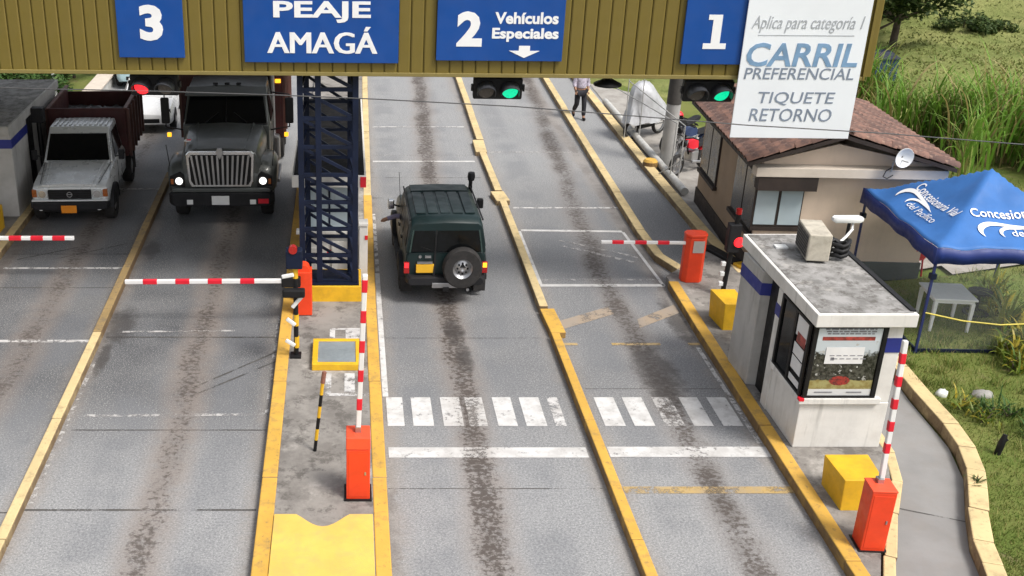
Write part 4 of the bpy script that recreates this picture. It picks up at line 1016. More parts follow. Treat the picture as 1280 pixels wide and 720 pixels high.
# signal posts on the islands
p = empty('signal_post', (-.9, 17.98, .15), 0, 'striped signal post with red lamp and white pointers beside the hatch', 'signal post')
MB().box(-.11, .09, -.12, .1, 0, .04).build('foot', M_BLK, p)
MB().tube([(0, 0, 0), (.02, 0, 2.15)], .045, 10).build('pole', M_BLK, p)
for z in (.18, .62, 1.55, 1.85): MB().tube([(.01, 0, z), (.012, 0, z + .22)], .05, 10).build('yellow_band', M_YEL, p)
MB().box(-.15, .14, -.1, .12, 1.75, 2.10).build('lamp_box', M_NAVY, p, bevel=.02); disc_y((-.02, -.118, 2.12), .075, .1).build('red_lamp', M_LRED2, p)
for (z, dx, l, a) in ((1.62, -.12, .22, .2), (1.12, .04, .3, .9), (.72, -.08, .2, -.7), (.30, -.10, .2, -.6)):
    MB().bar((dx - l / 2 * math.cos(a), -.07, z - l / 2 * math.sin(a)), (dx + l / 2 * math.cos(a), -.07, z + l / 2 * math.sin(a)), .05, .07).build('white_pointer', M_PLAS, p, bevel=.015)
MB().box(-.22, .18, -.16, -.02, 1.22, 1.38).build('black_housing', M_BLK, p, bevel=.03)
p = empty('signal_post', (7.80, 20.75, .15), 0, 'black signal post with lit red lamp behind the white toll booth', 'signal post')
MB().tube([(-.05, 0, 0), (.04, 0, 1.75)], .05, 10).build('pole', M_BLK, p)
MB().box(-.12, .12, -.1, .1, .95, 1.55).build('lamp_box', M_BLKP, p, bevel=.02); MB().lathe([(0, -.14), (.09, -.14), (.11, -.1), (0, -.1)], (.10, 0, 1.18), 'y', 16).build('red_lamp', M_LRED, p)
MB().lathe([(0, -.30), (.11, -.30), (.125, -.1), (.115, -.1), (.10, -.29), (0, -.1)], (.1, .02, 1.2), 'y', 14).build('visor', M_BLKP, p) if False else None
MB().tube([(.04, 0, 1.75), (.04, 0, 1.86)], .06, 10).build('red_cap', M_LRED2, p)
for z in (.2, .42, .64): MB().box(-.17, -.08, -.05, .03, z, z + .09).build('white_pointer', M_PLAS, p, bevel=.012)
p = empty('striped_post', (-.48, 14.75, .15), 0, 'slim yellow and black striped post on the middle island', 'post')
for k in range(6): MB().tube([(.022 * k, 0.0, .20 * k), (.022 * (k + 1), 0.0, .20 * (k + 1))], .028, 10).build('band', M_BLK if k % 2 == 0 else M_YEL, p)
MB().tube([(.132, 0, 1.2), (.16, .02, 1.38)], .035, 8).build('rusty_tip', mat('rust', (.22, .09, .06), .8, var=.3), p)
p = empty('wheel_stop', (8.2, 23.35, .02), 0, 'low black kerb bar with yellow end beside the house', 'kerb bar')
MB().bar((0, 0, .1), (.38, -1.0, .1), .26, .2).build('black_section', M_BLK, p, bevel=.02); MB().bar((.382, -1.005, .1), (.58, -1.55, .1), .26, .2).build('yellow_section', M_YEL, p, bevel=.02)
p = empty('pipe_rail', (8.82, 27.3, .02), 0, 'white concrete rail lying along the parking yard edge', 'rail')
MB().tube([(0, 0, .13), (-.02, 9.5, .13)], .105, 12).build('rail', M_PIPE, p, smooth=50)
tag(MB().lathe([(0, 0), (.20, 0), (.2, .14), (.15, .2), (0, .2)], (8.5, 29.6, .12), 'z', 16).build('bollard_stub', M_KY), 'stubby yellow bollard on the kerb by the yard', 'bollard')
p = empty('utility_pole', (9.12, 30.2, 0), 0, 'grey concrete pole with a dark upper half by the motorcycles', 'pole')
MB().tube([(0, 0, 0), (.02, 0, 1.75)], [.2, .19], 14).build('lower_pole', M_GRYP, p, smooth=50); MB().tube([(.02, 0, 1.752), (.06, 0, 6.2)], [.20, .16], 14).build('upper_pole', mat('pole_dark', (.05, .047, .043), .8), p, smooth=50)
p = empty('shelter_frame', (8.75, 28.5, .02), 0, 'thin leaning metal frame standing beside the motorcycles', 'frame')
for a_, b_ in (((0, 0, 0), (.05, .1, 1.6)), ((.2, -.1, 0), (.25, 0, 1.55)), ((-.35, .4, .0), (.3, .0, .62)), ((.05, .1, 1.6), (-.7, 4.2, 1.6)), ((-.35, 3.8, 0), (-.35, 3.9, 1.9)), ((.1, 3.8, 0), (.1, 3.9, 1.9)), ((.25, 0, 1.55), (-.35, 3.9, 1.85))):
    MB().tube([a_, b_], .016, 7).build('tube', M_GRYP, p)

# ------------------------------------------------------------------ vehicles
def wheel(parent, c, r, w, rimm, side=1):
    x, y, z = c
    t = MB().lathe([(r * .58, -w / 2), (r * .93, -w / 2), (r, -w * .32), (r, w * .32), (r * .93, w / 2), (r * .58, w / 2)], c, 'x', 28).build('wheel', M_RUB, parent, smooth=40)
    MB().lathe([(0, -.02), (r * .2, -.035), (r * .5, -.01), (r * .6, w * .35), (r * .6, w * .45), (r * .5, w * .45), (0, w * .3)] if side < 0 else
               [(0, .02), (r * .2, .035), (r * .5, .01), (r * .6, -w * .35), (r * .6, -w * .45), (r * .5, -w * .45), (0, -w * .3)], (x + side * w * .35, y, z), 'x', 20).build('rim', rimm, t, smooth=40)
    return t
def wheel_arch(parent, x0, x1, y, z, r):
    mb = MB(); n = 10
    o_ = [(y + r * 1.14 * math.cos(math.pi * k / n), z + r * 1.14 * math.sin(math.pi * k / n)) for k in range(n + 1)]
    i_ = [(y + r * 1.02 * math.cos(math.pi * k / n), z + r * 1.02 * math.sin(math.pi * k / n)) for k in range(n, -1, -1)]
    mb.prism_x(o_ + i_, x0, x1).build('wheel_arch', M_BLKP, parent, smooth=40)
    MB().prism_x(i_, x0 + .004 * (1 if x1 > x0 else -1), x1 - .012).build('wheel_well', M_BLK, parent)

# --- dark green jeep, seen from behind (local y forward from the rear bumper)
J = empty('jeep', (2.02, 20.55, 0), R(1.0), 'dark green off-road jeep with spare wheel on its rear door', 'car')
J.scale = (1.0, 1.03, 1.08)
def jp(w, zt, zb=.46): return [(0, zb), (w - .06, zb), (w, zb + .08), (w + .015, .78), (w - .01, zt - .07), (w - .06, zt), (0, zt + .012)]
MB().half_loft([(.06, jp(.78, 1.04)), (.10, jp(.81, 1.05)), (1.2, jp(.82, 1.06)), (2.75, jp(.82, 1.06)), (2.85, jp(.80, 1.05)), (3.75, jp(.76, .98, .5)), (3.9, jp(.70, .92, .55))]).build('body', M_GRN, J, smooth=35, bevel=.01)
def cp(y, wb, wt, zt): return (y, [(0, 1.03), (wb, 1.03), (wb, 1.09), (wt + .035, zt - .15), (wt, zt - .05), (wt - .07, zt), (0, zt + .02)])
MB().half_loft([cp(.09, .80, .70, 1.60), cp(.17, .805, .70, 1.67), cp(.30, .81, .705, 1.69), cp(1.75, .81, .705, 1.69), cp(2.22, .81, .70, 1.66), cp(2.30, .81, .68, 1.60), cp(2.72, .80, .70, 1.10)]).build('cabin', M_GRN, J, smooth=35, bevel=.008)
MB().half_loft([(1.72, [(0, 1.68), (.62, 1.68), (.60, 1.72), (0, 1.735)]), (2.18, [(0, 1.66), (.62, 1.66), (.60, 1.70), (0, 1.715)])]).build('roof_step', M_GRN, J, smooth=30)
for x in (-.50, -.25, 0, .25, .50): MB().box(x - .10, x + .10, .38, 1.66, 1.70, 1.722).build('roof_rib', M_GRN, J, bevel=.01)
def rearq(x0, x1, z0, z1, off):
    def P_(x, z): t = (z - 1.05) / .55; return (x * (1 - .12 * t), .055 + .075 * t - off, z)
    return [P_(x0, z0), P_(x1, z0), P_(x1, z1), P_(x0, z1)]
MB().panel(rearq(-.70, -.245, 1.07, 1.50, .01), .012).build('rear_window', M_GLS, J); MB().panel(rearq(-.19, .70, 1.07, 1.50, .01), .012).build('rear_window', M_GLS, J)
MB().panel(rearq(-.235, -.20, .50, 1.52, .012), .012).build('door_seam', M_BLK, J)
for x0, x1, z0, z1 in ((-.74, .74, 1.515, 1.54), (-.74, -.715, 1.06, 1.515), (.715, .74, 1.06, 1.515)): MB().panel(rearq(x0, x1, z0, z1, .012), .012).build('window_trim', mat('green_trim', (.03, .055, .05), .35), J)
for sx in (-1, 1):
    for (y0, y1, yt0, yt1) in ((.22, .88, .26, .88), (.98, 1.62, .98, 1.62), (1.70, 2.52, 1.70, 2.14)):
        xb, xt = .812, .737
        c4 = [(sx * xb, y0, 1.11), (sx * xb, y1, 1.11), (sx * xt, yt1, 1.53), (sx * xt, yt0, 1.53)]
        MB().panel(c4 if sx > 0 else c4[::-1], .006).build('side_window', M_GLS2, J)
MB().panel([(.66, 2.705, 1.13), (-.66, 2.705, 1.13), (-.62, 2.335, 1.57), (.62, 2.335, 1.57)], .008).build('windshield', M_GLS, J)
sp = MB().lathe([(.20, -.1), (.37, -.1), (.40, -.05), (.40, .05), (.37, .1), (.20, .1)], (.32, -.10, .80), 'y', 30).build('spare_wheel', M_RUB, J, smooth=40)
MB().lathe([(0, -.05), (.05, -.07), (.15, -.02), (.215, -.08), (.225, -.08), (.225, .05), (0, .05)], (.32, -.10, .80), 'y', 24).build('rim', M_STEEL, sp, smooth=35)
for k in range(8):
    a = k * math.pi / 4; disc_y((.32 + .10 * math.cos(a), -.155, .80 + .10 * math.sin(a)), .022, .02, 8).build('rim_hole', M_BLK, sp)
MB().prism_y([(.26, .83), (.38, .83), (.32, .92)], -.18, -.16).build('hub_mark', M_BLK, sp)
MB().box(-.60, -.24, -.005, .05, .66, .83).build('number_plate', M_PLY, J, bevel=.006); MB().box(-.58, -.27, -.01, .05, .845, .875).build('plate_lamp', M_STEEL, J)
text_mesh('plate_text', 'LCA 427', -.56, -.28, .70, .79, -.0055, M_BLK, bpy.data.objects['number_plate'], .01) if False else None
for sx in (-1, 1):
    MB().box(sx * .79 - .055, sx * .79 + .055, .015, .08, .64, .86).build('tail_light', M_LRED2, J, bevel=.01)
    MB().box(sx * .79 - .04, sx * .79 + .04, .005, .016, .76, .85).build('brake_light', M_LRED if sx < 0 else M_LAMB, J)
MB().half_loft([(-.10, [(0, .44), (.70, .44), (.76, .48), (.76, .55), (.70, .60), (0, .60)]), (.10, [(0, .42), (.76, .42), (.82, .46), (.82, .56), (.78, .61), (0, .61)])]).build('rear_bumper', M_BLKP, J, bevel=.015)
MB().box(-.28, .28, -.13, -.095, .40, .50).build('step_plate', M_STEEL, J, bevel=.008)
MB().box(-.42, -.30, .02, .06, .95, .99).build('door_badge', M_STEEL, J); disc_y((-.52, .03, .97), .03, .03, 12).build('lock', M_STEEL, J)
for (x, s_) in ((-.76, -1), (.76, 1)):
    for y in (.82, 3.25):
        wheel(J, (x, y, .36), .36, .24, M_STEEL, s_)
        wheel_arch(J, s_ * .80, s_ * .90, y, .36, .37)
    MB().box(s_ * .98 - .07, s_ * .98 + .07, 2.30, 2.40, 1.14, 1.34).build('mirror', M_CHR if s_ < 0 else M_BLKP, J, bevel=.025); MB().bar((s_ * .80, 2.38, 1.18), (s_ * .92, 2.36, 1.22), .03).build('mirror_arm', M_BLK, J)
MB().tube([(.80, 2.9, 1.0), (.78, 2.62, 1.20), (.74, 2.30, 1.62), (.74, 2.28, 1.80)], .045, 9).build('snorkel', M_BLKP, J, smooth=50)
MB().lathe([(0, -.08), (.07, -.08), (.085, 0), (.07, .08), (0, .08)], (.75, 2.28, 1.84), 'z', 14).build('snorkel_head', M_BLKP, J, smooth=50)
arm = MB().tube([(-.70, 1.95, 1.12), (-.90, 1.98, 1.10), (-1.08, 1.95, 1.06)], [.06, .05, .045], 10).build('driver_arm', mat('sleeve_mauve', (.20, .18, .27), .8), J, smooth=60)
MB().tube([(-1.08, 1.95, 1.06), (-1.16, 1.93, 1.04), (-1.22, 1.92, 1.02)], [.04, .045, .02], 8).build('hand', M_SKIN, arm, smooth=60)

MB().bar((-.30, .03, 1.10), (-.62, .07, 1.20), .014).build('rear_wiper', M_BLK, J)
for sx in (-1, 1):
    for y in (.93, 1.66, 2.62): MB().box(sx * .826 - .004, sx * .826 + .004, y - .006, y + .006, .55, 1.08).build('door_seam', M_BLK, J)
    for y in (1.08, 1.80): MB().box(sx * .832 - .012, sx * .832 + .012, y, y + .14, .96, .99).build('door_handle', M_BLKP, J)
    MB().bar((sx * .725, .16, 1.655), (sx * .725, 2.2, 1.655), .025).build('roof_gutter', M_BLKP, J)
    MB().box(sx * .76 - .12, sx * .76 + .12, .40, .415, .12, .42).build('mud_flap', M_RUB, J)
    MB().box(sx * .86 - .05, sx * .86 + .05, 1.25, 2.85, .38, .43).build('side_step', M_BLK, J)
MB().tube([(.45, -.08, .34), (.45, .3, .34)], .03, 10).build('exhaust', M_STEEL, J); MB().tube([(-.74, 2.75, 1.05), (-.80, 2.55, 1.85)], .006, 5).build('antenna', M_BLK, J)
MB().box(-.06, .06, -.16, -.09, .34, .42).build('tow_hitch', M_BLK, J)
# --- silver pickup with maroon cargo bed, facing the camera (local y backward from its front bumper)
K = empty('pickup_truck', (-6.60, 25.0, 0), R(2.0), 'silver pickup with maroon cargo bed full of coal', 'pickup truck')
K.scale = (1.05, 1.06, 1.05)
def kp(w, zt, zb=.52): return [(0, zb), (w - .05, zb), (w, zb + .08), (w + .01, zt - .12), (w - .05, zt - .02), (w - .2, zt + .01), (0, zt + .02)]
MB().half_loft([(.10, kp(.80, .92)), (.16, kp(.86, .98)), (.5, kp(.88, 1.04)), (1.38, kp(.88, 1.16)), (1.6, kp(.88, 1.18)), (2.72, kp(.88, 1.18))]).build('body', M_SIL, K, smooth=62, bevel=.012)
MB().half_loft([(.13, [(0, .95), (.60, .95), (.62, 1.0), (0, 1.03)]), (.5, [(0, 1.05), (.66, 1.05), (.64, 1.075), (0, 1.09)]), (1.36, [(0, 1.16), (.74, 1.16), (.70, 1.2), (0, 1.215)])]).build('hood', M_SIL, K, smooth=35)
MB().half_loft([(1.34, [(0, 1.15), (.82, 1.15), (.80, 1.19), (0, 1.20)]), (1.72, [(0, 1.15), (.82, 1.15), (.70, 1.80), (0, 1.82)]), (1.85, [(0, 1.15), (.83, 1.15), (.71, 1.88), (0, 1.90)]), (2.60, [(0, 1.15), (.83, 1.15), (.71, 1.89), (0, 1.91)]), (2.70, [(0, 1.15), (.83, 1.15), (.70, 1.82), (0, 1.84)])]).build('cab', M_SIL, K, smooth=30, bevel=.015)
for x in range(-5, 6): MB().box(x * .12 - .03, x * .12 + .03, 1.92, 2.55, 1.898, 1.918).build('roof_rib', M_SIL, K, bevel=.008)
MB().panel([(-.74, 1.325, 1.215), (.74, 1.325, 1.215), (.66, 1.66, 1.77), (-.66, 1.66, 1.77)], .010).build('windshield', M_GLS, K)
for sx in (-1, 1):
    c4 = [(sx * .828, 1.62, 1.22), (sx * .828, 2.55, 1.22), (sx * .735, 2.55, 1.76), (sx * .735, 1.85, 1.76)]
    MB().panel(c4 if sx > 0 else c4[::-1], .008).build('side_window', M_GLS, K)
    MB().box(sx * .62 - .12, sx * .62 + .12, .075, .16, .70, .90).build('headlight', mat('headlight_glass', (.55, .56, .55), .12, .2), K, bevel=.02)
    MB().box(sx * .80 - .055, sx * .80 + .055, .09, .19, .72, .90).build('turn_signal', mat('amber_unlit', (.36, .10, .02), .3), K, bevel=.015)
    disc_y((sx * .66, -.012, .50), .065, .03).build('fog_light', M_LWHT if False else M_PLAS, K)
    MB().bar((sx * .86, 1.5, 1.25), (sx * 1.0, 1.40, 1.32), .025).build('mirror_arm', M_BLK, K); MB().box(sx * 1.02 - .07, sx * 1.02 + .07, 1.34, 1.40, 1.22, 1.46).build('mirror', M_BLKP, K, bevel=.02)
    for y in (.72, 3.45): wheel(K, (sx * .80, y, .40), .40, .24, M_STEEL, sx)
    wheel_arch(K, sx * .86, sx * .95, .72, .40, .40)
gr = MB().box(-.49, .49, .07, .16, .68, .90).build('grille', M_BLK, K, bevel=.015)
for z in (.73, .78, .83): MB().box(-.46, .46, .062, .07, z, z + .012).build('grille_bar', M_BLKP, gr)
MB().lathe([(.05, -.01), (.065, -.01), (.065, .01), (.05, .01)], (0, .06, .79), 'y', 18).build('badge_ring', M_STEEL, gr); MB().box(-.05, .05, .055, .065, .785, .798).build('badge_bar', M_STEEL, gr)
MB().half_loft([(-.02, [(0, .45), (.78, .45), (.84, .49), (.84, .58), (.80, .63), (0, .63)]), (.12, [(0, .45), (.84, .45), (.90, .49), (.90, .58), (.86, .64), (0, .64)])]).build('front_bumper', M_BLKP, K, bevel=.02)
MB().box(-.86, .86, .0, .10, .645, .68).build('bumper_step', M_SIL, K, bevel=.01)
MB().box(-.20, .15, -.04, -.022, .38, .56).build('number_plate', M_PLO, K, bevel=.006)
for x0, a in ((-.38, .35), (.30, .35)): MB().bar((x0, 1.36, 1.225), (x0 - .3, 1.42, 1.33), .018).build('wiper', M_BLK, K)
MB().box(-.45, .45, .5, 4.6, .42, .60).build('chassis', M_BLK, K)
cg = empty('cargo_bed', (0, 2.80, .86), 0, parent=K)
CL, CW, CH = 2.45, .95, 1.18
MB().box(-CW, CW, 0, CL, 0, .08).build('floor', M_CRG, cg)
MB().box(-CW, CW, .0, .05, .08, CH + .04).build('front_board', M_CRG, cg, bevel=.01); MB().box(-CW, CW, CL - .05, CL, .08, CH - .12).build('rear_board', M_CRG, cg, bevel=.01)
for sx in (-1, 1):
    MB().box(sx * CW - .025, sx * CW + .025, .05, CL - .05, .08, CH).build('side_board', M_CRG, cg)
    MB().box(sx * CW - .045, sx * CW + .045, .0, CL, CH, CH + .05).build('top_rail', mat('cargo_rail', (.11, .045, .035), .6, var=.3), cg, bevel=.01)
    for k in range(6): MB().box(sx * (CW + .025), sx * (CW + .085), .06 + k * .45, .14 + k * .45, -.02, CH).build('stake', MATS['cargo_rail'], cg)
mb = MB(); n = 22
for j in range(n + 1):
    for i in range(n + 1):
        u, vv = i / n - .5, j / n; mb.v.append((u * 1.85, .06 + vv * (CL - .12), .68 + .26 * math.cos(u * 2.6) * math.sin(math.pi * min(1, vv * 1.2)) + random.uniform(-.05, .05)))
mb.f = [(j * (n + 1) + i, j * (n + 1) + i + 1, (j + 1) * (n + 1) + i + 1, (j + 1) * (n + 1) + i) for j in range(n) for i in range(n)]
ld = mb.build('coal_heap', M_COAL); ld.location = Matrix.LocRotScale(K.location, K.rotation_euler, K.scale) @ Vector((0, 2.80, .86)); ld.rotation_euler.z = R(2); ld.scale = (1.04, 1.06, 1.05)
tag(ld, 'heap of black coal loaded in the maroon truck bed', 'coal', kind='stuff')

for sx in (-1, 1):
    for y in (1.52, 2.66): MB().box(sx * .889 - .004, sx * .889 + .004, y - .006, y + .006, .6, 1.15).build('door_seam', M_BLK, K)
    MB().box(sx * .895 - .012, sx * .895 + .012, 2.4, 2.55, 1.02, 1.05).build('door_handle', M_BLKP, K)
    disc_y((sx * .62, .066, .80), .085, .02, 18).build('lamp_ring', M_CHR, K)
    MB().bar((sx * .52, .16, 1.035), (sx * .62, 1.3, 1.205), .02).build('hood_crease', M_SIL, K)
    MB().bar((sx * .66, .18, 1.02), (sx * .78, 1.34, 1.175), .010).build('hood_seam', M_BLK, K)
    MB().box(sx * .80 - .12, sx * .80 + .12, 3.95, 3.97, .2, .7).build('mud_flap', M_RUB, K)
MB().tube([(.86, .55, 1.02), (.95, .45, 1.9)], .006, 5).build('antenna', M_BLK, K)
MB().box(-.66, .66, .03, .07, .40, .46).build('air_intake', M_BLK, K)
# --- dark grey lorry facing the camera
T = empty('lorry', (-2.98, 25.12, 0), R(.6), 'dark grey dump lorry with chrome grille and lit headlights', 'truck')
T.scale = (1.05, 1.03, 1.07)
def tp(w, zb, zt, s_=.10): return [(0, zb), (w - .04, zb), (w, zb + .08), (w - .01, zt - .25), (w - .10, zt - .06), (w - .28, zt), (0, zt + .03)]
MB().half_loft([(.16, tp(.86, .80, 1.66)), (.22, tp(.90, .78, 1.74)), (.9, tp(.94, .78, 1.82)), (1.9, tp(.98, .78, 1.90)), (2.0, tp(.99, .78, 1.90))]).build('hood', M_GRY, T, smooth=62, bevel=.02)
for sx in (-1, 1):
    mb = MB(); secs = []
    for (y, xo, zt, zb) in ((.14, 1.10, 1.05, .82), (.18, 1.18, 1.28, .80), (.45, 1.24, 1.42, .80), (1.0, 1.26, 1.45, .92), (1.5, 1.24, 1.38, .95), (1.72, 1.20, 1.2, .8)):
        secs.append([(sx * .70, y, zb), (sx * xo, y, zb), (sx * (xo + .01), y, zt - .18), (sx * (xo - .08), y, zt - .03), (sx * (xo - .22), y, zt), (sx * .70, y, zt + .08)])
    mb.loft(secs).build('fender', M_GRY, T, smooth=70)
    hl = MB().prism_y([(sx * .82, .90), (sx * 1.17, .93), (sx * 1.16, 1.16), (sx * .92, 1.26), (sx * .84, 1.18)], .10, .16).build('headlight', M_BLK, T, bevel=.015)
    disc_y((sx * .955, .085, 1.05), .085, .03).build('lamp', M_LWHT, hl); MB().box(sx * 1.11 - .03, sx * 1.11 + .03, .085, .1, .98, 1.10).build('turn_signal', MATS['amber_unlit'], hl)
    wheel(T, (sx * 1.0, .95, .50), .50, .28, M_STEEL, sx)
    for y in (5.6, 6.8): wheel(T, (sx * .95, y, .50), .50, .5, M_STEEL, sx)
    MB().box(sx * .72 - .07, sx * .72 + .07, -.012, .0, .53, .64).build('fog_light', M_PLAS, T, bevel=.012)
    # mirrors with amber marker lamps
    MB().tube([(sx * 1.05, 2.25, 1.65), (sx * 1.50, 2.28, 1.72), (sx * 1.50, 2.28, 2.5), (sx * 1.05, 2.3, 2.55)], .02, 6).build('mirror_arm', M_BLK, T)
    MB().box(sx * 1.50 - .10, sx * 1.50 + .10, 2.24, 2.34, 1.80, 2.42).build('mirror', M_BLKP, T, bevel=.03)
    MB().box(sx * 1.42 - .05, sx * 1.42 + .05, 2.16, 2.23, 1.50, 1.60).build('marker_lamp', M_LAMB, T, bevel=.015)
gr = MB().prism_y([(-.68, .90), (.68, .90), (.74, 1.02), (.78, 1.66), (.70, 1.74), (-.70, 1.74), (-.78, 1.66), (-.74, 1.02)], .09, .165).build('grille', M_CHR, T, bevel=.02)
MB().prism_y([(-.62, .96), (.62, .96), (.68, 1.06), (.71, 1.58), (.66, 1.655), (-.66, 1.655), (-.71, 1.58), (-.68, 1.06)], .082, .0895).build('grille_opening', M_BLK, gr)
for k in range(12):
    x = -.60 + k * 1.2 / 11; MB().hexa([(x * .92 - .022, .05, .97), (x * .92 + .022, .05, .97), (x * .92 + .022, .088, .97), (x * .92 - .022, .088, .97)], [(x * 1.08 - .022, .05, 1.645), (x * 1.08 + .022, .05, 1.645), (x * 1.08 + .022, .088, 1.645), (x * 1.08 - .022, .088, 1.645)]).build('grille_bar', M_STEEL, gr)
MB().prism_y([(-.09, 1.70), (0, 1.56), (.09, 1.70), (.05, 1.82), (-.05, 1.82)], .03, .088).build('emblem', M_STEEL, gr, bevel=.01)
MB().half_loft([(.0, [(0, .48), (1.05, .48), (1.12, .54), (1.12, .74), (1.06, .80), (0, .80)]), (.16, [(0, .48), (1.18, .48), (1.22, .54), (1.22, .74), (1.16, .80), (0, .80)])]).build('front_bumper', M_BLKP, T, bevel=.02)
MB().box(-1.12, 1.12, .03, .14, .805, .89).build('bumper_trim', M_GRY, T, bevel=.015)
MB().box(-.22, .18, -.02, -.002, .52, .73).build('number_plate', M_PLAS, T, bevel=.006); MB().box(.84, 1.08, -.012, -.002, .55, .66).build('red_reflector', M_RED, T)
MB().half_loft([(1.85, [(0, .8), (1.02, .8), (1.02, 1.80), (1.0, 1.86), (0, 1.90)]), (1.95, [(0, .8), (1.04, .8), (1.04, 1.85), (1.0, 1.9), (0, 1.93)]), (2.35, [(0, .8), (1.05, .8), (1.05, 1.85), (.94, 2.48), (0, 2.52)]), (2.5, [(0, .8), (1.05, .8), (1.05, 1.85), (.93, 2.62), (0, 2.68)]), (3.5, [(0, .8), (1.05, .8), (1.05, 1.85), (.93, 2.66), (0, 2.72)])]).build('cab', M_GRY, T, smooth=30, bevel=.02)
MB().panel([(-.97, 1.87, 1.90), (.97, 1.87, 1.90), (.88, 2.255, 2.45), (-.88, 2.255, 2.45)], .012).build('windshield', M_GLS, T)
MB().hexa([(-.98, 2.10, 2.50), (.98, 2.10, 2.50), (.95, 2.42, 2.60), (-.95, 2.42, 2.60)], [(-.98, 2.10, 2.53), (.98, 2.10, 2.53), (.95, 2.42, 2.66), (-.95, 2.42, 2.66)]).build('sun_visor', M_GRY, T, bevel=.01)
for x in (-.28, 0, .28): MB().box(x - .06, x + .06, 2.52, 2.60, 2.675, 2.72).build('roof_marker', M_BLKP, T, bevel=.015)
for sx in (-1, 1):
    c4 = [(sx * 1.052, 2.15, 1.88), (sx * 1.052, 3.2, 1.88), (sx * .96, 3.2, 2.45), (sx * .96, 2.45, 2.45)]
    MB().panel(c4 if sx > 0 else c4[::-1], .01).build('side_window', M_GLS, T)
MB().box(-.5, .5, .4, 8, .5, .75).build('chassis', M_BLK, T)
MB().box(-.72, -.60, 1.0, 1.02, 1.84, 1.86).build('hood_decal', M_RED, T) if False else None
for sx in (-1, 1):
    MB().box(sx * 1.054 - .004, sx * 1.054 + .004, 2.08, 2.092, .95, 1.85).box(sx * 1.054 - .004, sx * 1.054 + .004, 3.3, 3.312, .95, 1.85).build('door_seam', M_BLK, T)
    MB().box(sx * 1.065 - .012, sx * 1.065 + .012, 3.05, 3.22, 1.62, 1.66).build('door_handle', M_CHR, T)
    MB().box(sx * 1.10 - .14, sx * 1.10 + .14, 2.0, 3.3, .42, .50).build('cab_step', M_STEEL, T, bevel=.015); MB().box(sx * 1.08 - .12, sx * 1.08 + .12, 3.35, 3.62, .55, 1.2).build('fuel_tank', M_STEEL, T, bevel=.06)
    MB().bar((sx * .50, 1.84, 1.93), (sx * .18, 2.0, 2.14), .02).build('wiper', M_BLK, T)
    MB().bar((sx * .55, .26, 1.745), (sx * .66, 1.85, 1.91), .03).build('hood_crease', M_GRY, T)
    MB().bar((sx * .93, .26, 1.40), (sx * .985, 1.8, 1.48), .012).build('hood_seam', M_BLK, T)
    MB().tube([(sx * 1.17, .28, 1.35), (sx * 1.22, .24, 1.85)], .010, 6).build('fender_marker', M_BLK, T)
MB().panel([(-.985, 1.858, 1.885), (.985, 1.858, 1.885), (.985, 1.868, 1.905), (-.985, 1.868, 1.905)], .01).build('cowl', M_BLK, T); MB().bar((0, 1.835, 1.92), (0, 2.24, 2.46), .018).build('windshield_divider', M_BLK, T)
MB().tube([(1.02, 3.62, 1.2), (1.02, 3.62, 3.1)], .07, 12).build('exhaust_stack', M_STEEL, T, smooth=50)
MB().box(-.85, -.70, .55, .70, 1.83, 1.845).build('hood_decal', M_PLAS, T); MB().box(-.80, -.70, .60, .70, 1.846, 1.85).build('hood_decal', M_RED, T)
dk = empty('dump_body', (0, 3.7, 1.05), 0, parent=T)
MB().box(-1.22, 1.22, 0, .08, 0, 2.0).build('front_board', M_CRG, dk, bevel=.01); MB().box(-1.25, 1.25, 4.4, 4.48, 0, 1.6).build('rear_board', M_CRG, dk); MB().box(-1.22, 1.22, .08, 4.4, 0, .1).build('floor', M_CRG, dk)
for sx in (-1, 1):
    MB().box(sx * 1.25 - .03, sx * 1.25 + .03, .0, 4.4, 0, 1.75).build('side_board', M_CRG, dk); MB().box(sx * 1.27 - .05, sx * 1.27 + .05, -.02, 4.45, 1.752, 1.83).build('top_rail', MATS['cargo_rail'], dk)
    for k in range(6): MB().box(sx * 1.285, sx * 1.35, .05 + k * .8, .17 + k * .8, 0, 1.75).build('stake', MATS['cargo_rail'], dk)
MB().box(1.10, 1.24, -.03, -.002, 1.40, 1.50).build('marker_lamp', M_LAMB, dk, bevel=.012)

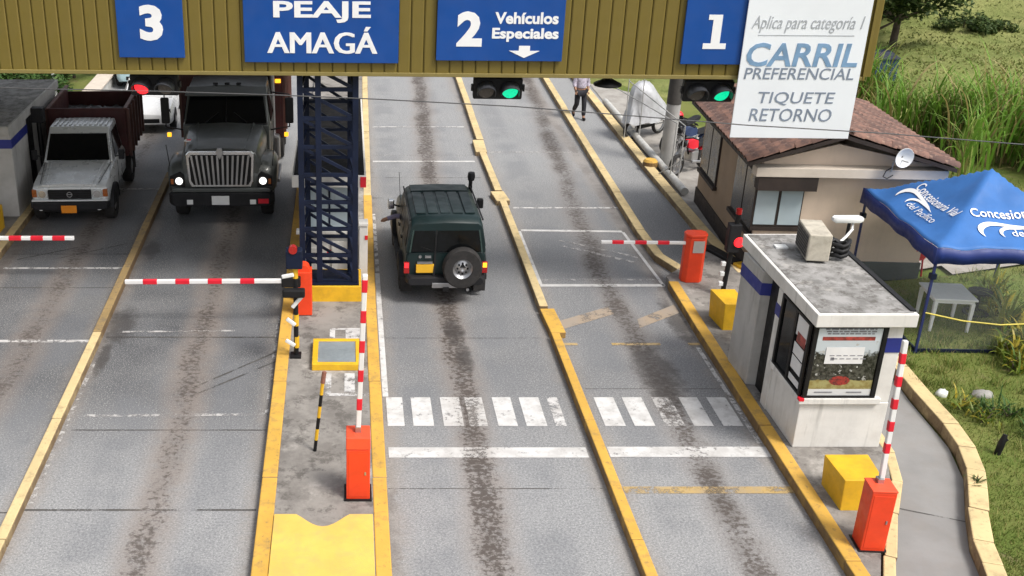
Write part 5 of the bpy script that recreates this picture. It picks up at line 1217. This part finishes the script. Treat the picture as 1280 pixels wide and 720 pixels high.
# --- small cars behind
def small_car(loc, rz, paintm, label):
    c = empty('parked_car', loc, rz, label, 'car')
    def q(w, zb, zt): return [(0, zb), (w - .06, zb), (w, zb + .1), (w, zt - .14), (w - .08, zt), (0, zt + .03)]
    MB().half_loft([(0, q(.62, .32, .60)), (.1, q(.74, .28, .68)), (.5, q(.84, .25, .80)), (1.2, q(.86, .25, .92)), (3.3, q(.86, .25, .95)), (3.9, q(.82, .28, .92)), (4.1, q(.70, .35, .80))]).build('body', paintm, c, smooth=45, bevel=.02)
    MB().half_loft([(1.05, [(0, .90), (.76, .90), (.74, .93), (0, .95)]), (1.75, [(0, .90), (.80, .90), (.62, 1.38), (0, 1.42)]), (2.7, [(0, .90), (.80, .90), (.62, 1.40), (0, 1.45)]), (3.75, [(0, .90), (.76, .90), (.70, .94), (0, .96)])]).build('cabin', paintm, c, smooth=30)
    MB().panel([(-.68, 1.10, .955), (.68, 1.10, .955), (.58, 1.70, 1.37), (-.58, 1.70, 1.37)], .02).build('windshield', M_GLS, c)
    for sx in (-1, 1):
        c4 = [(sx * .79, 1.55, .96), (sx * .79, 3.1, .96), (sx * .64, 2.75, 1.36), (sx * .64, 1.9, 1.36)]
        MB().panel(c4 if sx > 0 else c4[::-1], .015).build('side_window', M_GLS, c)
        MB().hexa([(sx * .50, .06, .56), (sx * .76, .20, .56), (sx * .76, .3, .6), (sx * .5, .2, .6)], [(sx * .46, .12, .70), (sx * .74, .26, .72), (sx * .74, .4, .74), (sx * .46, .3, .72)]).build('headlight', M_GLS, c)
        for y in (.75, 3.3):
            wheel(c, (sx * .77, y, .31), .31, .2, M_STEEL, sx); wheel_arch(c, sx * .83, sx * .87, y, .31, .31)
        MB().box(sx * .92 - .07, sx * .92 + .07, 1.55, 1.65, .92, 1.04).build('mirror', paintm, c, bevel=.03)
    MB().box(-.42, .42, -.01, .05, .36, .50).build('lower_grille', M_BLK, c, bevel=.02)
    return c
small_car((-6.15, 33.2, 0), R(4), M_CAR, 'white car waiting in the road behind the two trucks')
small_car((-7.4, 39.0, 0), R(2), M_TEAL, 'pale teal car far back beyond the maroon truck bed')

# --- motorcycles
def motorcycle(loc, rz, tank, label):
    m = empty('motorcycle', loc, rz, label, 'motorcycle', 'motorcycles parked by the pole')
    for y in (0, 1.28):
        w = MB().lathe([(.24, -.05), (.29, -.05), (.315, 0), (.29, .05), (.24, .05)], (0, y, .315), 'x', 24).build('wheel', M_RUB, m, smooth=50)
        MB().lathe([(.22, -.03), (.245, -.03), (.245, .03), (.22, .03)], (0, y, .315), 'x', 24).build('rim', M_STEEL, w, smooth=40)
        for k in range(4): a = k * math.pi / 4; MB().tube([(0, y + .23 * math.cos(a), .315 + .23 * math.sin(a)), (0, y - .23 * math.cos(a), .315 - .23 * math.sin(a))], .008, 5).build('spoke', M_STEEL, w)
    for sx in (-.07, .07): MB().tube([(sx, 0, .32), (sx * .9, .32, .98)], .022, 7).build('fork', M_STEEL, m)
    MB().tube([(-.36, .42, 1.02), (-.2, .34, 1.06), (0, .33, 1.0), (.2, .34, 1.06), (.36, .42, 1.02)], .016, 7).build('handlebar', M_BLK, m)
    MB().tube([(0, .34, .95), (0, .5, .55), (0, .8, .35), (0, 1.28, .32)], .03, 7).build('frame', M_BLK, m)
    MB().loft([[(s_ * w_, y, z) for s_, z in ((1, z0), (.8, z1), (-.8, z1), (-1, z0))] for y, w_, z0, z1 in ((.36, .08, .76, .88), (.5, .14, .70, .96), (.75, .13, .70, .92), (.88, .06, .72, .8))]).build('tank', tank, m, smooth=60)
    MB().loft([[(s_ * w_, y, z) for s_, z in ((1, z0), (.8, z1), (-.8, z1), (-1, z0))] for y, w_, z0, z1 in ((.84, .10, .70, .78), (1.1, .14, .72, .80), (1.5, .12, .78, .86), (1.62, .06, .82, .86))]).build('seat', M_BLKP, m, smooth=60)
    MB().box(-.13, .13, .5, .82, .32, .62).build('engine', M_STEEL, m, bevel=.03)
    MB().tube([(.13, .5, .35), (.15, .9, .28), (.17, 1.5, .36)], .04, 8).build('exhaust', M_STEEL, m, smooth=50)
    MB().lathe([(0, -.08), (.09, -.06), (.1, 0), (.06, .06), (0, .07)], (0, .24, .88), 'y', 14).build('headlight', M_BLKP, m, smooth=50)
    MB().loft([[(sx * .06, 1.28 + .36 * math.cos(a), .33 + .36 * math.sin(a)) for sx in (-1, 1)] + [(sx * .06, 1.28 + .345 * math.cos(a), .33 + .345 * math.sin(a)) for sx in (1, -1)] for a in [R(40 + 14 * k) for k in range(8)]]).build('mudguard', tank, m)
    return m
motorcycle((9.05, 29.0, .02), R(-50), M_RED, 'motorcycle with a red tank leaning right of the pole')
motorcycle((9.35, 31.15, .02), R(-48), M_BLKP, 'black motorcycle parked between the red-tanked one and the covered one')
motorcycle((9.30, 30.35, .02), R(-60), mat('moto_blue', (.03, .05, .12), .35), 'dark blue motorcycle parked in the middle of the three bare ones')
cv = empty('covered_motorcycle', (9.1, 32.9, .02), R(-55), 'motorcycle under a silver cover left of the pole', 'motorcycle')
rings = []
for (z, rx, ry, ox) in ((.55, .46, .95, .1), (.80, .42, .86, .1), (1.0, .38, .70, .05), (1.2, .36, .56, -.05), (1.40, .34, .46, -.15), (1.6, .27, .34, -.2), (1.74, .14, .16, -.2)):
    n = 26; rings.append([(rx * math.cos(2 * math.pi * k / n) * (1 + .10 * math.sin(k * 2.3 + z * 5)), ox + ry * math.sin(2 * math.pi * k / n) * (1 + .08 * math.cos(k * 1.7 + z * 3)), z + .05 * math.sin(k * 1.9) * (1 if z < .7 else .3)) for k in range(n)])
MB().loft(rings).build('cover', M_COVER, cv, smooth=50)
for y in (-.55, .72):
    w = MB().lathe([(.24, -.05), (.29, -.05), (.315, 0), (.29, .05), (.24, .05)], (0, y, .315), 'x', 24).build('wheel', M_RUB, cv, smooth=50)
    MB().lathe([(.20, -.02), (.245, -.03), (.245, .03), (.2, .02)], (0, y, .315), 'x', 24).build('rim', M_STEEL, w, smooth=40); MB().box(-.02, .02, y - .23, y + .23, .30, .33).build('spoke', M_STEEL, w)
MB().box(-.1, .1, -.25, .35, .3, .62).build('engine', M_BLK, cv, bevel=.03)
hm = empty('helmet', (9.72, 31.55, .93), 0, 'red helmet resting on the black motorcycle by the pole', 'helmet')
ell((0, 0, .1), .15, .17, .16).build('shell', M_RED, hm, smooth=60); MB().panel([(-.1, -.15, .05), (.1, -.15, .05), (.09, -.14, .16), (-.09, -.14, .16)], .02).build('face_shield', M_GLS, hm)
tag(MB().box(9.95, 10.3, 28.2, 28.5, .02, .42).build('black_crate', M_BLKP, bevel=.02), 'small black crate on the yard floor near the house', 'crate')

# ------------------------------------------------------------------ the walking person
def skin_body(name, verts, edges, radii, material, parent, root=0, sub=2):
    me = bpy.data.meshes.new(name); me.from_pydata(verts, edges, []); o = bpy.data.objects.new(name, me); COL.objects.link(o)
    if parent: o.parent = parent
    sk = o.modifiers.new('skin', 'SKIN'); sk.use_smooth_shade = True
    for i, r in enumerate(radii):
        q = me.skin_vertices[0].data[i]; q.radius = (r, r) if not isinstance(r, tuple) else r; q.use_root = (i == root)
    s_ = o.modifiers.new('sub', 'SUBSURF'); s_.levels = sub; s_.render_levels = sub
    me.materials.append(material); return o
pr = empty('person', (7.58, 35.1, 0), R(6), 'person in pale shirt and dark trousers walking up the narrow side lane', 'person')
V = [(0, 0, .93), (0, 0, 1.08), (0, .0, 1.28), (0, .01, 1.42), (0, 0, 1.50),
     (.17, .01, 1.40), (.23, .06, 1.16), (.22, -.06, .93), (-.17, .01, 1.40), (-.24, -.02, 1.15), (-.22, -.16, .96),
     (.10, 0, .90), (.11, -.10, .52), (.10, -.16, .09), (.10, -.28, .05), (-.10, 0, .90), (-.11, -.02, .50), (-.11, .26, .22), (-.11, .22, .10), (0, -.01, 1.58)]
E_ = [(0, 1), (1, 2), (2, 3), (3, 4), (3, 5), (5, 6), (6, 7), (3, 8), (8, 9), (9, 10), (0, 11), (11, 12), (12, 13), (13, 14), (0, 15), (15, 16), (16, 17), (17, 18), (4, 19)]
RD = [(.15, .11), (.14, .10), (.165, .11), (.10, .08), .055, .07, .05, .038, .07, .05, .038, .085, .062, .045, .04, .085, .062, .045, .04, .05]
body = skin_body('body', V, E_, RD, M_SKIN, pr)
V2 = [(0, 0, .98), (0, 0, 1.10), (0, 0, 1.28), (0, .01, 1.41), (.17, .01, 1.40), (.235, .06, 1.16), (.225, .0, 1.04), (-.17, .01, 1.40), (-.245, -.02, 1.15), (-.235, -.10, 1.05)]
skin_body('shirt', V2, [(0, 1), (1, 2), (2, 3), (3, 4), (4, 5), (5, 6), (3, 7), (7, 8), (8, 9)], [(.185, .14), (.175, .13), (.19, .135), (.12, .10), .088, .072, .062, .088, .072, .062], M_SHIRT, pr)
V3 = [(0, 0, .93), (.10, 0, .88), (.11, -.10, .52), (.10, -.155, .12), (-.10, 0, .88), (-.11, -.02, .50), (-.11, .24, .24)]
skin_body('trousers', V3, [(0, 1), (1, 2), (2, 3), (0, 4), (4, 5), (5, 6)], [(.175, .135), .105, .085, .07, .105, .085, .07], M_TROU, pr)
for (x, y, z, rx) in ((.10, -.22, .05, 0), (-.11, .27, .12, .7)):
    sh = ell((0, 0, 0), .05, .13, .05).build('shoe', M_BLK, pr, smooth=60); sh.location = (x, y, z); sh.rotation_euler.x = rx
hd = ell((0, -.02, 1.67), .078, .095, .115, 16, 12).build('head', M_SKIN, pr, smooth=60)
ell((0, .005, 1.70), .084, .10, .10, 16, 12).build('hair', M_HAIR, hd, smooth=60)
ell((0, -.118, 1.66), .014, .02, .022, 8, 6).build('nose', M_SKIN, hd, smooth=60)
for sx in (-1, 1): ell((sx * .03, -.108, 1.685), .011, .006, .006, 8, 6).build('eye', M_BLK, hd); ell((sx * .08, -.01, 1.67), .012, .022, .03, 8, 6).build('ear', M_SKIN, hd, smooth=60)
ell((0, -.112, 1.62), .025, .006, .006, 8, 6).build('mouth', mat('lips', (.22, .08, .06), .5), hd)
for sx, hy, hz_ in ((1, -.06, .93), (-1, -.16, .96)):
    for k in range(4): MB().tube([(sx * .22 + (k - 1.5) * .018, hy - .02, hz_ - .03), (sx * .22 + (k - 1.5) * .019, hy - .045, hz_ - .08), (sx * .22 + (k - 1.5) * .018, hy - .055, hz_ - .11 + .008 * abs(k - 1.5))], .009, 6).build('finger', M_SKIN, body, smooth=60)
    MB().tube([(sx * .195, hy - .02, hz_ - .01), (sx * .18, hy - .05, hz_ - .05)], .010, 6).build('thumb', M_SKIN, body, smooth=60)

# ------------------------------------------------------------------ plants
def ribbon(mb, base, az, L, droop, w, lean0=.2, n=6):
    p = Vector(base); th = math.pi / 2 - lean0; k0 = len(mb.v); side = Vector((-math.sin(az), math.cos(az), 0))
    for i in range(n + 1):
        t = i / n; ww = w * (1 - t) ** .7 * min(1, .5 + t * 3); mb.v += [tuple(p - side * ww), tuple(p + side * ww)]
        p = p + Vector((math.cos(az) * math.cos(th), math.sin(az) * math.cos(th), math.sin(th))) * (L / n); th -= droop / n * (.4 + 1.4 * t)
    for i in range(n): mb.f.append((k0 + 2 * i, k0 + 2 * i + 1, k0 + 2 * i + 3, k0 + 2 * i + 2))
def cane_clump(x, y, z, hgt, dry, label, group, n=56):
    c = empty('cane_grass', (x, y, z), random.uniform(0, 6.28), label, 'tall grass', group)
    a, d, st = MB(), MB(), MB()
    for k in range(n):
        bx, by = random.gauss(0, .28), random.gauss(0, .28); b0 = random.uniform(0, hgt * .45)
        ribbon(d if random.random() < dry else a, (bx, by, b0), random.uniform(0, 6.28), hgt * random.uniform(.45, .95), random.uniform(.6, 2.4), random.uniform(.026, .052), random.uniform(.03, .38))
    for k in range(9):
        bx, by = random.gauss(0, .22), random.gauss(0, .22); st.tube([(bx, by, 0), (bx * 1.3, by * 1.3, hgt * .6)], .014, 4)
    a.build('leaves', L_CANE, c); d.build('dry_leaves', L_CANE2, c) if d.v else None; st.build('stems', L_CANE2, c)
    return c
# cane row
lab_c = 'clump of tall arching cane grass in the row behind the house'
row = []
for k in range(34):
    t = k / 33
    x = 14.6 + 5.2 * t + random.uniform(-.5, .5); y = 38.5 - 10.5 * t + random.uniform(-.9, .9)
    row.append((x, y))
for k in range(12): row.append((16.2 + random.uniform(-.3, 4.2), 27.8 + random.uniform(0, 4.5)))
for (x, y) in row:
    cane_clump(x, y, .02, random.choice((1.2, 1.6, 2.0, 2.4, 2.7)), random.uniform(.03, .32), lab_c, 'cane grass row')
def leaf_cloud(mb, c, r, n, s0, s1, flat=.8):
    for k in range(n):
        u = Vector((random.gauss(0, 1), random.gauss(0, 1), random.gauss(0, 1))).normalized() * (random.random() ** .35) * r
        p = Vector(c) + Vector((u.x, u.y, u.z * flat)); s = random.uniform(s0, s1)
        a = Vector((random.gauss(0, 1), random.gauss(0, 1), random.gauss(0, .5))).normalized(); b_ = a.cross(Vector((random.gauss(0, .6), random.gauss(0, .6), 1))).normalized()
        k0 = len(mb.v); mb.v += [tuple(p - a * s), tuple(p + b_ * s * .45), tuple(p + a * s), tuple(p - b_ * s * .45)]; mb.f.append((k0, k0 + 1, k0 + 2, k0 + 3))
def tree(x, y, z, H, rad, label, group, leaf=L_TREE, clumps=34, per=150, name='tree', s=(.07, .16)):
    t = empty(name, (x, y, z), random.uniform(0, 6.28), label, 'tree' if name == 'tree' else 'bush', group)
    tr = MB(); tr.tube([(0, 0, -.3), (.06 * H * .2, 0, H * .25), (.03, .04 * H, H * .5), (0, .02, H * .8)], [H * .035, H * .028, H * .018, H * .007], 8)
    lv = MB()
    for k in range(clumps):
        a = random.uniform(0, 6.28); rr = rad * math.sqrt(random.random()); hh = H * (.38 + .6 * random.random() * (1 - .5 * (rr / rad) ** 2))
        c = (rr * math.cos(a), rr * math.sin(a), hh)
        if k % 2 == 0: tr.tube([(0, 0, hh * .55), (c[0] * .5, c[1] * .5, hh * .8), c], [H * .012, H * .008, H * .004], 5)
        leaf_cloud(lv, c, rad * random.uniform(.20, .36), per, *s)
    tr.build('trunk', M_BARK, t, smooth=60); lv.build('crown', leaf, t)
    return t
tree(19.7, 41.6, hz(19.7, 41.6), 4.6, 2.0, 'dark leafy tree closest to the white banner', None, clumps=44)
tree(21.4, 43.4, hz(21.4, 43.4), 4.4, 1.9, 'dark rounded tree right of the one by the banner', None, clumps=40)
tree(22.6, 46.5, hz(22.6, 46.5), 4.6, 2.0, 'dark tree highest on the slope at the top edge', None)
ORD = ('leftmost', 'second', 'third', 'fourth', 'fifth', 'sixth', 'seventh', 'eighth', 'rightmost')
def nth(k, n): return ORD[0] if k == 0 else 'rightmost' if k == n - 1 else ORD[k] + ' from the left'
sh = sorted(((26.0, 44.9), (25.0, 45.1)), key=lambda p: p[0] / p[1])
for k, (x, y) in enumerate(sh):
    tree(x, y, hz(x, y) - .3, random.uniform(.6, .8), random.uniform(.8, 1.1), 'low dark shrub on the grassy hillside, ' + nth(k, len(sh)), 'shrubs on the hillside', L_TREE, 14, 110, 'shrub', (.05, .11))
bs = sorted(((-10.4, 36.4, 1.6), (-10.1, 38.6, 1.8), (-11.2, 38.0, 2.0), (-10.2, 41.2, 2.0), (-11.6, 41, 2.2), (-9.9, 34.6, 1.0)), key=lambda p: p[0] / p[1])
for k, (x, y, hh) in enumerate(bs):
    tree(x, y, -.05, hh, 1.1, 'bright green bush beyond the left booth, ' + nth(k, len(bs)), 'bushes beyond the left booth', L_BUSH, 16, 120, 'shrub', (.05, .12))
def garden_plant(x, y, hgt, n, label, group, leaf=L_GARD, w=.035):
    g = empty('garden_plant', (x, y, .085), random.uniform(0, 6), label, 'plant', group)
    a = MB(); st = MB()
    for k in range(n):
        ribbon(a, (random.gauss(0, .10), random.gauss(0, .10), random.uniform(0, hgt * .3)), random.uniform(0, 6.28), hgt * random.uniform(.5, 1.0), random.uniform(.8, 2.6), w * random.uniform(.7, 1.3), random.uniform(.1, .9), 5)
    for k in range(4): st.tube([(random.gauss(0, .05), random.gauss(0, .05), 0), (random.gauss(0, .08), random.gauss(0, .08), hgt * .5)], .008, 5)
    a.build('leaves', leaf, g); st.build('stems', M_BARK, g)
gp = sorted(((12.15, 18.0, .62), (12.5, 18.35, .7), (12.0, 17.5, .45), (12.75, 19.2, .8), (13.05, 20.4, .85), (12.9, 19.8, .75), (12.35, 17.6, .55)), key=lambda p: p[0] / p[1])
for k, (x, y, h_) in enumerate(gp):
    garden_plant(x, y, h_, 46, 'yellow-green broad-leaved plant in the bed by the tent, ' + nth(k, len(gp)), 'plants beside the tent')
gp = sorted(((10.30, 16.15, .42), (10.62, 15.95, .38), (10.95, 15.9, .42), (11.2, 15.5, .45), (11.0, 15.2, .35), (10.45, 15.7, .30)), key=lambda p: p[0] / p[1])
for k, (x, y, h_) in enumerate(gp):
    garden_plant(x, y, h_, 34, 'low arching green plant on the lawn by the stones, ' + nth(k, len(gp)), 'plants by the stones', L_BUSH if x > 10.5 else L_GARD, .02)
def rock(name, x, y, sx, sy, sz, m, label):
    o = ell((0, 0, 0), sx, sy, sz, 10, 7).build(name, m, None, smooth=40)
    for v_ in o.data.vertices: v_.co *= 1 + random.uniform(-.12, .12)
    o.location = (x, y, .10); tag(o, label, 'stone')
rock('stone', 10.24, 16.62, .12, .09, .10, M_PLAS, 'small white stone on the lawn near the kerb'); rock('stone', 10.92, 16.6, .20, .12, .10, M_ROCK, 'flat grey stone lying on the lawn')
st = empty('dark_stump', (10.18, 14.75, .09), 0, 'short charred stump standing in the lawn', 'stump')
MB().tube([(0, 0, 0), (.02, 0, .18), (.06, .02, .34)], [.05, .055, .035], 9).build('stump', M_BLK, st, smooth=50); MB().tube([(.02, 0, .2), (.09, -.02, .28)], [.03, .02], 7).build('branch_stub', M_BLK, st)
wd = empty('weed', (9.36, 13.85, .2), 0, 'dark weed sprouting over the pale yellow kerb', 'plant')
a = MB()
for k in range(16): ribbon(a, (random.gauss(0, .04), random.gauss(0, .06), 0), random.uniform(0, 6.28), random.uniform(.12, .24), random.uniform(.3, 1.2), .012, random.uniform(.8, 1.3), 4)
a.build('leaves', L_TREE, wd); MB().tube([(0, 0, -.02), (.01, 0, .08)], .006, 5).build('stem', M_BARK, wd)
tk = empty('water_tank', (17.6, 36.4, 0), 0, 'dark blue water tank behind the cane grass', 'water tank')
MB().box(-.5, .5, -.4, .4, 1.0, 1.75).build('tank', mat('tank_blue', (.02, .05, .13), .5), tk, bevel=.03); MB().hexa([(-.55, -.45, 1.752), (.55, -.45, 1.752), (.55, .45, 1.752), (-.55, .45, 1.752)], [(-.3, -.2, 1.95), (.3, -.2, 1.95), (.3, .2, 1.95), (-.3, .2, 1.95)]).build('lid', M_NAVY, tk)
for x, y in ((-.45, -.35), (.45, -.35), (.45, .35), (-.45, .35)): MB().box(x - .04, x + .04, y - .04, y + .04, 0, 1.0).build('leg', M_BLK, tk)
